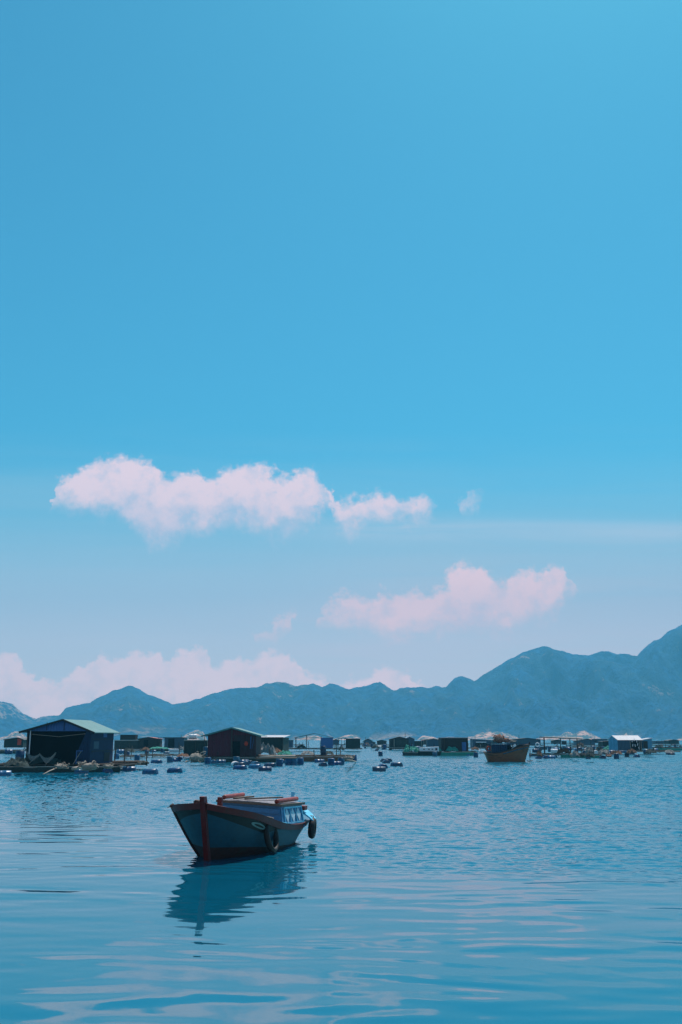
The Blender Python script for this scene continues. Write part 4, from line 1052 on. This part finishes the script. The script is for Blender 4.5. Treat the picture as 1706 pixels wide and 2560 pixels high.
# ------------------------------------------------------------------ right-hand cluster
raft(972, 1060, 1875, 8.0, 'raft carrying the twin-roofed dark hut', 0.5, mt='wood_dark')
dG = DV(1875)+1
t_, w_, he, hr = hut('floating_hut', 'black and olive hut with two low roofs at the head of the mid channel', 976, 1022, 1848, 1842, 1873, dG, 5, 'brown_wall', 'roof_dark', ur=1000, over=0.1)
panel_(t_, 'front_screen', 0.55, 0.85, w_*0.68, 1.7, 'olive', y=-0.4); post(t_, -w_/2+0.75, -0.42, 1.9, 0.12, 'wood_pale'); post(t_, -w_/2-0.7, 0.4, 1.6, 0.06)
t_, w_, he, hr = hut('floating_hut', 'slate blue gabled hut with pale roof edges behind the black and olive one', 1012, 1037, 1846, 1841, 1868, DV(1873)+8, 5, 'slate', 'roof_pale', over=0.3, edge='white_paint')
hut('floating_hut', 'low dark shed between the twin-roofed hut and the pale framed hut', 1037, 1058, 1853, 1852, 1866, DV(1872), 4, 'olive', 'roof_dark', style='flat', over=0.05)
t_, w_, he, hr = hut('floating_hut', 'slate blue low gabled hut with a bare pale frame at its left', 1070, 1098, 1849, 1846, 1867, DV(1873), 5, 'slate', 'roof_dark', over=0.25, edge='wood_pale')
for i in range(3): post(t_, -w_/2-0.3-0.5*i, 0.2, he, 0.07, 'wood_pale')
mb = MB(); mb.bar((-w_/2-1.6, 0.2, he), (-w_/2, 0.2, he+0.1), 0.08); mb.build('frame_beam', 'wood_pale', t_)
raft(1050, 1192, 1889, 4.0, 'raft with green skirts carrying the black box hut', 0.5, mt='wood_dark', skirt='net_green', floats=3)
dI = DV(1889)+1.2
t_, w_, he, hr = hut('floating_hut', 'black brown windowless box hut with pale roof line and blue door', 1104, 1171, 1844, 1843, 1878, dI, 4, 'brown_wall', 'roof_pale', style='flat', over=0.06, edge='roof_pale')
panel_(t_, 'door', w_/2-0.55, 0.62, 0.55, 1.1, 'blue_wall'); post(t_, -w_/2+0.4, -0.03, he-0.05, 0.06)
# white cabin boat
d = DV(1889)-0.6; xa, xb = X(1046, d), X(1104, d)
t_ = thing('cabin_boat', 'low white-cabined boat with dark portholes beside the black box hut', 'boat', ((xa+xb)/2, d, 0)); L = xb-xa
mb = MB()
for s_ in (-1, 1): mb.grid(lambda a, b_: (L*(a-0.5)*(0.93+0.07*b_), 0.7+s_*0.75*math.sin(math.pi*min(1, a*0.9+0.07))**0.5*(0.7+0.3*b_), -0.1+0.65*b_), 16, 4)
mb.build('hull', 'dark_green', t_, smooth=True, solid=0.04)
mb = MB(); mb.prism([(-L/2+0.3,0.5),(L/2-0.3,0.5),(L/2-0.3,1.15),(-L/2+0.15,0.98)], 0.2, 1.3); cb = mb.build('cabin', 'white_paint', t_)
for x in (-0.75, -0.1, 0.35): 
    mb = MB(); mb.box((x, 0.185, 0.82), (0.22, 0.03, 0.12)); mb.build('window', 'window_dark', cb)
mb = MB(); mb.box((L/2-0.65, 0.185, 0.82), (0.28, 0.03, 0.28)); mb.build('hatch', 'window_dark', cb)
heap('net_heap', 'green and pale nets piled on the dark float left of the white cabin boat', 1010, 1050, 1880, 0.85, 'net_green', 0.45, seed=31, d=DV(1889))
raft(1009, 1052, 1889, 2.2, 'small dark float loaded with green nets at the left of the white cabin boat', 0.45, mt='wood_dark', skirt='net_dark', floats=2)
heap('net_heap', 'teal net heap draped before the black box hut wall', 1116, 1149, 1877, 0.62, 'net_green', 0.52, seed=32, d=DV(1889)+0.3)
heap('net_heap', 'small teal net heap between white cabin boat and black box hut', 1096, 1106, 1877, 0.4, 'net_green', 0.52, seed=33, d=DV(1889)+0.3)
F(1082, 1095, 1891, 'U', 'in front of the white cabin boat')
F(1161, 1173, 1889, 'S', 'light against the green raft skirt below the blue door', 'barrel_light')
F(1185, 1197, 1893, 'U', 'at the right end of the black box hut raft', 'barrel_navy')
raft(1172, 1236, 1877, 5.0, 'pale planked raft left of the brown wooden boat', 0.5, mt='wood_pale')
t_, w_, he, hr = hut('floating_hut', 'dark flat cabin with a white shutter band, left of the brown wooden boat', 1183, 1228, 1850, 1847, 1870, DV(1877)+1, 4, 'slate', 'roof_pale', style='monoL', over=0.2, edge='white_paint')
panel_(t_, 'shutter', -w_/2+1.5, he-0.55, 1.9, 0.5, 'white_paint'); panel_(t_, 'lower_wall', 0.1, 0.5, w_*0.8, 0.9, 'brown_wall')
skiff('skiff', 'tiny white skiff against the stern of the brown wooden boat', 1200, 1216, 1884, 'white_paint', 0.35)
# brown wooden boat
vK = 1905; dK = DV(vK); x0, x1 = X(1224, dK, 0.1), X(1318, dK, 0.1); LK = x1-x0
bk = thing('wooden_boat', 'brown wooden fishing boat with high bow at right and a cluttered blue cabin', 'boat', ((x0+x1)/2, dK+0.6, 0), R(8))
KS = [(0,0.92),(0.12,0.80),(0.3,0.85),(0.5,1.10),(0.7,1.38),(0.88,1.55),(1,1.62)]
KH = [(0,0.55),(0.15,0.80),(0.4,0.95),(0.65,0.90),(0.82,0.62),(0.93,0.30),(1,0.05)]
mb = MB()
def kp(a, b_, s_):
    zt = interp(a, KS); z = -0.2+(zt+0.2)*b_; hb = interp(a, KH)
    wl = interp(a, [(0,0.15),(0.2,0.5),(0.5,0.62),(0.75,0.4),(0.92,0.1),(1,0.03)])
    w2 = wl+(hb-wl)*max(0, (z+0.2)/(zt+0.2))**0.8
    xs = -LK/2-0.34*max(z, 0)/0.9; xe = LK/2-0.05+0.52*max(z, 0)/1.6
    return (xs+(xe-xs)*a, s_*w2, z)
for s_ in (-1, 1): mb.grid(lambda a, b_: kp(a, b_, s_), 30, 6)
mb.add([kp(0, t, -1) for t in (0, .33, .66, 1)]+[kp(0, t, 1) for t in (1, .66, .33, 0)], [tuple(range(8))])
kh = mb.build('hull', 'hull_brown', bk, smooth=True, solid=0.05)
for s_ in (-1, 1):
    mb = MB(); mb.tube([Vector(kp(a, 1, s_))+Vector((0, 0, 0.02)) for a in np.linspace(0, 1, 20)], 0.055, 6); mb.build('gunwale', 'hull_bottom', bk, smooth=True)
    mb = MB(); mb.tube([Vector(kp(a, 0.86, s_))+Vector((0, s_*0.03, 0)) for a in np.linspace(0.35, 0.97, 16)], 0.06, 6); mb.build('blue_stripe', 'slate', bk, smooth=True)
mb = MB(); mb.grid(lambda a, b_: (kp(a*0.95+0.02, 1, 1)[0], (b_-0.5)*2*interp(a*0.95+0.02, KH)*0.95, interp(a*0.95+0.02, KS)-0.22), 16, 2); mb.build('deck', 'wood', bk)
mb = MB(); mb.bar((LK/2+0.40, 0, 1.35), (LK/2+0.50, 0, 1.85), 0.10); mb.build('stem_post', 'hull_bottom', bk)
mb = MB(); mb.box((-LK*0.20, 0, 1.15), (LK*0.50, 1.15, 1.0)); kc = mb.build('cabin', 'blue_wall_shaded', bk)
mb = MB(); mb.box((-LK*0.02, 0, 1.72), (LK*0.98, 1.5, 0.07), ry=R(1)); mb.build('roof', 'slate', kc)
for x in (LK*0.22, LK*0.42, -LK*0.48):
    for s_ in (-1, 1): post(bk, x, s_*0.6, 0.85, 0.06, 'wood', z0=0.9)
mb = MB(); mb.box((LK*0.02, -0.60, 1.15), (0.35, 0.04, 0.75)); mb.build('door', 'black_tarp', kc)
mb = MB(); mb.tube([(-LK*0.02,-0.85,0.95),(LK*0.13,-0.85,1.45)], 0.03, 6); mb.box((LK*0.15,-0.85,1.53),(0.25,0.04,0.2),ry=R(-30)); mb.build('oar', 'white_paint', bk)
kz_ = Vector(bk.location)
bundle('rope_coil', 'rusty brown pile of traps and rope on the roof of the brown wooden boat', kz_+Vector((-LK*0.20, 0, 1.77)), 0.62, 'rust', 12, flat=1.3)
bundle('rope_coil', 'second rusty pile beside the first on the roof of the brown boat', kz_+Vector((-LK*0.02, 0, 1.80)), 0.40, 'rust', 13, flat=1.2)
bundle('rope_coil', 'pale rope pile at the front end of the brown boat roof', kz_+Vector((LK*0.17, 0, 1.80)), 0.33, 'rope', 14)
mb = MB(); mb.tube([(0.20*math.cos(a), 0, 0.20*math.sin(a)) for a in np.linspace(0, 2*math.pi, 14, endpoint=False)], 0.055, 6, closed=True)
tag(mb.build('life_ring', 'red_cloth', smooth=True, loc=kz_+Vector((-LK*0.50, -0.55, 1.25))), 'red life ring hung at the stern corner of the brown wooden boat', 'life ring')
mb = MB()
for dx_ in (0.0, 0.12): mb.tube([(LK/2+0.42+dx_, 0, 1.2), (LK/2+0.40+dx_, -0.1, 0.35)], 0.025, 6)
mb.tube([(LK/2+0.15,-0.1,0.10),(LK/2+0.35,-0.1,0.06),(LK/2+0.70,-0.1,0.12)], 0.04, 6); mb.tube([(LK/2+0.45,-0.1,0.35),(LK/2+0.45,-0.1,0.08)], 0.03, 6)
mb.build('anchor', 'rust', bk)
raft(1262, 1362, 1868, 8.0, 'far raft carrying the long low slate hut', 0.5, mt='wood_dark')
hut('floating_hut', 'long low slate hut behind the brown boat, its ridge very flat', 1276, 1352, 1849, 1845, 1862, DV(1868)+1, 6, 'slate', 'roof_dark', ur=1318, over=0.8)
# canopy raft
raft(1343, 1402, 1894, 3.5, 'left half of the raft under the flat canopy', 0.40, mt='wood', floats=2, fl_mt='barrel_blue')
raft(1402, 1470, 1894, 3.5, 'right half of the canopy raft with teal skirting', 0.40, mt='wood', floats=2, skirt='net_green')
dL = DV(1894)+0.5; xa, xb = X(1361, dL), X(1450, dL); zd = 0.5
t_ = thing('canopy', 'flat dark canopy on thin tall posts over a small raft', 'canopy', ((xa+xb)/2, dL, zd), 0)
wL = xb-xa; hL = Z(1846, dL)-zd
mb = MB(); vs = [(-wL/2-0.1, -0.3, hL+0.17), (wL/2+0.25, -0.3, hL-0.02), (wL/2+0.05, 2.6, hL+0.18), (-wL/2-0.05, 2.6, hL+0.20)]; vs += [(x, y, z-0.10) for x, y, z in vs]
mb.add(vs, [(0,1,2,3),(7,6,5,4),(0,4,5,1),(1,5,6,2),(2,6,7,3),(3,7,4,0)]); mb.build('roof', 'roof_dark', t_)
for u, y in ((1361, 0),(1366, 1.2),(1372, 2.3),(1407, 1.0),(1437, 2.3),(1444, 0)):
    post(t_, X(u, dL)-(xa+xb)/2, y, hL+0.05, 0.09)
heap('tarpaulin', 'brown tarpaulin mound under the flat canopy', 1397, 1430, 1885, 0.62, 'net_brown', 0.48, seed=41, d=dL+0.4, cat='tarpaulin')
F(1343, 1352, 1897, 'E', 'at the left tip of the canopy raft')
F(1361, 1371, 1896, 'E', 'under the left posts of the canopy')
F(1371, 1390, 1896, 'S', 'pale, lashed under the left half of the canopy raft', 'barrel_light')
F(1328, 1339, 1891, 'S', 'between the bow of the brown boat and the canopy raft', 'barrel_navy')
bundle('rope_coil', 'white rope hanging at the middle of the canopy raft edge', W(1430,1893,0.25), 0.28, 'rope', 17, flat=1.6)
skiff('skiff', 'grey skiff moored behind the left posts of the canopy', 1339, 1372, 1874, 'slate', 0.6, 1.5)
mb = MB(); mb.tube([(0.36*math.cos(a), 0, 0.36*math.sin(a)) for a in np.linspace(0, 2*math.pi, 14, endpoint=False)], 0.12, 6, closed=True)
tag(mb.build('life_ring', 'white_paint', smooth=True, loc=PD(1344,1862,DV(1874))), 'white ring buoy standing on the stern of the grey skiff', 'life ring')
raft(1380, 1440, 1874, 4.0, 'raft with a blue framed winch behind the canopy', 0.5, mt='wood', floats=3)
d = DV(1874)+1; t_ = thing('winch_frame', 'blue grey framed winch seen through the canopy posts', 'winch', (X(1404, d), d, 0.5))
mb = MB(); mb.bar((-1.2,0,0.1),(-0.3,0,1.15),0.12); mb.bar((-0.3,0,1.15),(1.1,0,1.15),0.10); mb.bar((1.0,0,0),(1.0,0,1.15),0.12); mb.build('frame', 'slate', t_)
mb = MB(); mb.box((0.6,0.2,0.8),(0.9,0.6,0.7)); mb.build('engine_box', 'brown_wall', t_)
# far right hut with pale roof
dN = DV(1886)+1.5
raft(1560, 1700, 1886, 5.0, 'long dark raft in front of the pale-roofed hut at the right border', 0.45, mt='wood', floats=3, fl_mt='barrel_navy')
raft(1470, 1566, 1884, 8.0, 'cluttered raft left of the pale-roofed hut', 0.45, mt='wood_dark', floats=4, fl_mt='barrel_blue')
xa, xb = X(1545, dN), X(1606, dN); wN = xb-xa
t_ = thing('floating_hut', 'teal-walled hut with bright pale roof, light blue gable turned left', 'hut', ((xa+xb)/2, dN, 0.5), R(0), 'floating fish farm huts')
heN, hrN = Z(1849, dN)-0.5, Z(1838.5, dN+1.6)-0.5
mb = MB(); mb.box((-0.25*wN+0.0, 0, heN/2), (wN*0.5, 0.05, heN)); mb.build('front_wall', 'slate', t_)
mb = MB(); mb.box((0.25*wN, 0.05, heN/2), (wN*0.5, 0.05, heN)); mb.build('dark_bay', 'black_tarp', t_)
mb = MB(); mb.box((0, 3.2, heN/2), (wN, 0.05, heN)); mb.build('rear_wall', 'slate', t_)
ga = MB(); vs = [(-wN/2,0,0),(-wN/2-0.45,3.2,0),(-wN/2-0.45,3.2,heN),(-wN/2-0.3,1.6,hrN-0.05),(-wN/2,0,heN)]; vs += [(x+0.05, y, z) for x, y, z in vs]
ga.add(vs, [(0,1,2,3,4),(9,8,7,6,5)]+[(i, i+5, (i+1) % 5+5, (i+1) % 5) for i in range(5)]); ga.build('gable_wall', 'lightblue_wall', t_)
mb = MB(); mb.box((wN/2, 1.6, heN/2), (0.05, 3.2, heN)); mb.build('side_wall', 'slate', t_)
for s_ in (0, 1):
    mb = MB(); y0 = -0.25 if s_ == 0 else 3.45
    vs = [(-wN/2-0.05-0.5*s_, y0, heN-0.05), (wN/2+0.1-0.2*s_, y0, heN-0.05), (wN/2-0.05, 1.6, hrN), (-wN/2-0.35, 1.6, hrN)]; vs += [(x, y, z-0.05) for x, y, z in vs]
    mb.add(vs, [(0,1,2,3),(7,6,5,4),(0,4,5,1),(1,5,6,2),(2,6,7,3),(3,7,4,0)]); mb.build('roof_slope', 'roof_pale', t_)
mb = MB()
for i, (x, z) in enumerate([(0.35,1.35),(0.65,1.5),(1.0,1.3),(0.4,0.75),(0.75,0.7),(1.1,0.85),(1.25,0.35)]): mb.box((x, -0.02, z), (0.10, 0.06, 0.35), ry=R(20*math.sin(i*3)))
mb.build('hanging_gear', 'white_paint', t_)
for x in (0.05, wN/2-0.15, wN/2-0.4): post(t_, x, -0.06, heN, 0.07, 'wood_pale')
t_, w_, he, hr = hut('floating_hut', 'narrow lean-to with light blue wall at the right of the pale-roofed hut', 1608, 1631, 1850, 1845, 1872, dN, 2.6, 'lightblue_wall', 'roof_pale', style='monoR', over=0.1, edge='white_paint')
panel_(t_, 'dark_bay', -w_*0.22, he*0.45, w_*0.5, he*0.85, 'brown_wall')
hut('floating_hut', 'small dark green shed left of the pale-roofed hut', 1508, 1536, 1854, 1852, 1868, DV(1880), 3, 'dark_green', 'roof_dark', style='monoR', over=0.1)
hut('floating_hut', 'low far hut with flat white roof behind the green shed', 1492, 1520, 1847, 1845, 1858, DV(1866), 5, 'slate', 'roof_pale', style='flat', over=0.4, edge='white_paint')
hut('floating_hut', 'low far dark hut with rounded ridge right of the canopy', 1446, 1488, 1851, 1847, 1862, DV(1866), 6, 'slate', 'roof_dark', over=0.5)
hut('floating_hut', 'tiny far hut with pale roof at the right border beside the sandy point', 1640, 1663, 1852, 1850, 1859, DV(1864), 5, 'slate', 'roof_pale', style='flat', over=0.3, edge='white_paint')
raft(1630, 1720, 1868, 6.0, 'far raft strip before the sandy point at the right border', 0.5, mt='wood_dark', floats=3)
raft(1430, 1510, 1868, 6.0, 'far raft strip under the low far dark hut', 0.5, mt='wood_dark', floats=4)
raft(1640, 1720, 1876, 6.0, 'teal edged raft strip right of the lean-to', 0.5, mt='wood_dark', skirt='net_green')
heap('net_heap', 'dark net heap on the raft right of the lean-to', 1640, 1664, 1873, 0.6, 'net_dark', 0.5, seed=51, d=DV(1878))
mb = MB(); mb.lathe([(0.9,0.0),(1.0,0.15),(1.0,0.38),(0.85,0.42),(0.8,0.2)], Matrix.Scale(0.62, 4), 20)
tag(mb.build('tub', 'barrel_light', smooth=True, loc=W(1554,1882,0.5)), 'round light blue tub on the raft before the pale-roofed hut', 'tub')
heap('tarpaulin', 'teal tarpaulin on the cluttered raft below the green shed', 1510, 1540, 1872, 0.5, 'net_green', 0.5, seed=52, cat='tarpaulin', d=DV(1884)+1)
raft(1462, 1505, 1895, 2.5, 'small teal skirted float right of the canopy raft', 0.35, mt='wood', skirt='net_green')
F(1466, 1479, 1897, 'U', 'before the teal skirted float', 'barrel_navy')
F(1502, 1516, 1896, 'E', 'at the right tip of the teal skirted float')
F(1537, 1550, 1897, 'U', 'alone left of two others below the pale-roofed hut')
F(1564, 1575, 1892, 'U', 'below the left end of the long dark raft', 'barrel_navy')
F(1586, 1602, 1893, 'E', 'below the open bay of the pale-roofed hut')
F(1664, 1697, 1887, 'S', 'under the right end of the long dark raft', 'barrel_navy')
bundle('rope_coil', 'rusty rope heap at the tip of the teal skirted float', W(1522,1893,0.2), 0.4, 'rust', 18)
# barrels and gear heaped on the cluttered raft (right)
rnd = random.Random(5)
pl = ['left end','left part','left middle','middle','right middle','right part','right end']
kinds = [('barrel_blue','E'),('barrel_light','S'),('barrel_blue','U'),('barrel_navy','S'),('barrel_white','E'),('barrel_blue','A'),('barrel_light','E')]
for row, (v, nm) in enumerate([(1887,'front row'),(1881,'second row'),(1875,'back row')]):
    for i in range(7):
        mt, ps = kinds[(i*2+row*3) % 7]
        u = 1458+row*3+i*13.5+rnd.uniform(-3, 3)
        if row < 2 and i < 6: F(u, u+10, v, ps, '%s, %s of the clutter right of the canopy' % (nm, pl[i]), mt, z=0.12, group='barrels heaped on the cluttered raft')
heap('net_heap', 'grey net heap in the middle of the clutter right of the canopy', 1500, 1530, 1886, 0.6, 'net_grey', 0.45, seed=53)
heap('net_heap', 'brown net heap at the right of the clutter by the light blue tub', 1532, 1560, 1886, 0.45, 'net_brown', 0.45, seed=54)
# low rafts and barrels in the far middle
for i, (u, v, ps, mt, wh) in enumerate([(915,1866,'S','barrel_blue','on the far raft below the small gabled hut, left'),(930,1869,'U','barrel_navy','on the far raft below the small gabled hut, right'),(948,1872,'S','barrel_white','left of the twin-roofed hut'),(962,1874,'U','barrel_blue','just left of the raft of the twin-roofed hut'),(1045,1874,'S','barrel_light','above the bow of the white cabin boat'),(1030,1876,'U','barrel_navy','behind the green nets near the white cabin boat'),(840,1866,'S','barrel_white','behind the porch posts of the box hut'),(822,1868,'U','barrel_light','just right of the blue wall of the open shed'),(1388,1884,'S','barrel_white','on deck under the left half of the canopy'),(1620,1885,'S','barrel_blue','on the long dark raft at the lean-to'),(300,1886,'S','barrel_light','low between upright ones beside the big blue hut'),(20,1886,'S','barrel_blue','on the dark raft at the far left edge')]):
    F(u-6, u+6, v, ps, wh, mt, z=0.3)

# further rafts, sheds and floats filling the line towards the shore
far_rafts = [(1100,1180,1863,'far raft strip just behind the black box hut'),(1196,1262,1866,'far raft strip behind the flat cabin with white shutter'),(1440,1500,1873,'middle raft strip between canopy and green shed'),(1600,1700,1863,'far raft strip behind the lean-to at the right border'),(860,930,1861,'farthest thin raft strip left of the small gabled hut'),(1000,1080,1860,'farthest thin raft strip behind the slate blue gabled hut'),(640,720,1872,'thin raft strip seen between box hut and open shed'),(1330,1450,1861,'farthest thin raft strip behind the canopy')]
for a_, b_, v, lb in far_rafts: raft(a_, b_, v, 6.0, lb, 0.45, mt='wood_dark' if int(a_) % 40 else 'wood', floats=3, fl_mt='barrel_blue')
for a_, b_, ve, vr, vb, vw, wl, rf, lb in [(1112,1140,1849,1847,1858,1862,'slate','roof_dark','tiny far hut just behind the left of the black box hut roof'),(1232,1256,1850,1848,1860,1864,'olive','roof_pale','small far hut with pale roof just left of the brown boat cabin'),
    (1384,1402,1851,1849,1860,1864,'brown_wall','roof_dark','tiny brown far hut seen under the left of the canopy'),(1672,1698,1851,1849,1860,1866,'dark_green','roof_dark','tiny dark far hut at the very right border'),(1056,1070,1851,1850,1861,1866,'olive','roof_red','tiny far hut with reddish roof left of the bare frame'),
    (944,966,1852,1850,1861,1866,'brown_wall','roof_dark','tiny brown far hut between gabled hut and twin-roofed hut')]:
    if lb: hut('floating_hut', lb, a_, b_, ve, vr, vb, DV(vw), 4, wl, rf, over=0.25)
for u, v, ps, mt, wh in [(1112,1864,'S','barrel_blue','far off behind the left of the black box hut'),(1204,1868,'S','barrel_navy','far off left of the white shutter'),(1222,1880,'E','barrel_light','under the pale planked raft, near the white skiff'),(1240,1872,'U','barrel_blue','on the strip behind the stern of the brown boat'),(1340,1882,'S','barrel_navy','between brown boat bow and grey skiff'),(1352,1878,'E','barrel_blue','under the bow of the grey skiff'),
    (1376,1880,'U','barrel_blue','behind the left posts of the canopy'),(1392,1878,'S','barrel_light','behind the canopy, left of the winch'),(1412,1880,'U','barrel_navy','behind the canopy, below the winch'),(1424,1877,'S','barrel_blue','behind the canopy, right of the winch'),(1442,1880,'E','barrel_light','behind the right posts of the canopy'),(1450,1876,'S','barrel_navy','right of the canopy, rear left'),
    (1484,1872,'S','barrel_blue','on the middle strip right of the canopy'),(1640,1881,'S','barrel_light','below the lean-to, behind the long dark raft'),(1652,1872,'E','barrel_navy','right of the lean-to beside the dark net heap'),(1690,1872,'U','barrel_blue','at the right border on the teal edged strip'),(878,1866,'U','barrel_navy','behind the dark green box hut porch'),(990,1868,'S','barrel_light','behind the black and olive hut, far left'),
    (650,1874,'S','barrel_blue','far off left of the small grey green shed'),(470,1872,'U','barrel_blue','far off behind the water tank shed'),(330,1872,'S','barrel_navy','on the raft under the olive wall')]:
    F(u-5, u+5, v, ps, wh, mt, z=0.15)

# heaped gear along the far rafts
gear = [(304,334,1880,'net_dark','dark gear heap on the raft under the olive walled hut',0.5),(352,372,1876,'net_brown','brown gear heap before the dark hut with red roof edge',0.45),(446,462,1876,'net_grey','grey gear heap before the lattice hut right corner',0.6),
 (380,410,1892,'net_dark','dark net strewn on the long thin pole raft, left part',0.25),(440,470,1892,'net_brown','brown net strewn on the long thin pole raft, right part',0.3),(654,676,1871,'net_dark','dark heap on the thin raft seen before the open shed',0.5),
 (690,712,1871,'net_brown','brown heap on the thin raft just left of the open shed',0.5),(846,862,1876,'net_dark','dark heap on the raft left of the porch of the box hut',0.6),(912,924,1863,'net_brown','small brown heap far off below the tiny gabled hut',0.8),
 (930,950,1870,'net_dark','dark heap on the strip left of the twin-roofed hut',0.6),(1180,1200,1875,'net_brown','brown heap on the pale planked raft, left end',0.5),(1215,1232,1875,'net_dark','dark heap on the pale planked raft by the stern of the brown boat',0.6),
 (1346,1358,1891,'net_brown','brown heap at the left tip of the canopy raft',0.5),(1436,1452,1891,'net_grey','grey heap under the right end of the canopy',0.6),(1470,1490,1893,'net_dark','dark heap on the small teal skirted float',0.5),
 (1468,1490,1882,'net_grey','grey heap at the rear left of the clutter right of the canopy',0.7),(1494,1512,1880,'net_dark','dark heap in the rear of the clutter, below the white-roofed far hut',0.8),(1572,1596,1883,'net_brown','brown heap on the long dark raft before the teal wall',0.5),
 (1620,1646,1883,'net_dark','dark heap on the long dark raft below the lean-to',0.5),(1668,1690,1882,'net_grey','grey heap at the right end of the long dark raft',0.4),(1444,1462,1866,'net_brown','brown heap far off under the low dark hut right of the canopy',0.8)]
for i, (a_, b_, v, mt, lb, hg) in enumerate(gear): heap('net_heap', lb, a_, b_, v, hg, mt, 0.45, seed=100+i)
masts = [(322,1846,1872,'thin mast beside the upper room of the olive hut'),(452,1836,1870,'thin mast by the lattice hut'),(1013,1832,1868,'thin mast behind the twin-roofed hut'),(914,1842,1862,'thin mast at the tiny gabled far hut'),(1298,1838,1862,'thin mast behind the brown boat bow'),(1478,1842,1868,'thin mast right of the canopy'),(1530,1844,1870,'thin mast left of the pale-roofed hut'),(1655,1848,1872,'thin mast right of the lean-to'),(1188,1842,1870,'thin mast at the flat cabin with white shutter')]
for u, v0, v1, lb in masts:
    d = DV(1874); pole(lb, PD(u, v1, d)+Vector((0,0,-0.2)), PD(u+0.8, v0, d), 0.045, 'wood_dark', 'mast', 'mast')
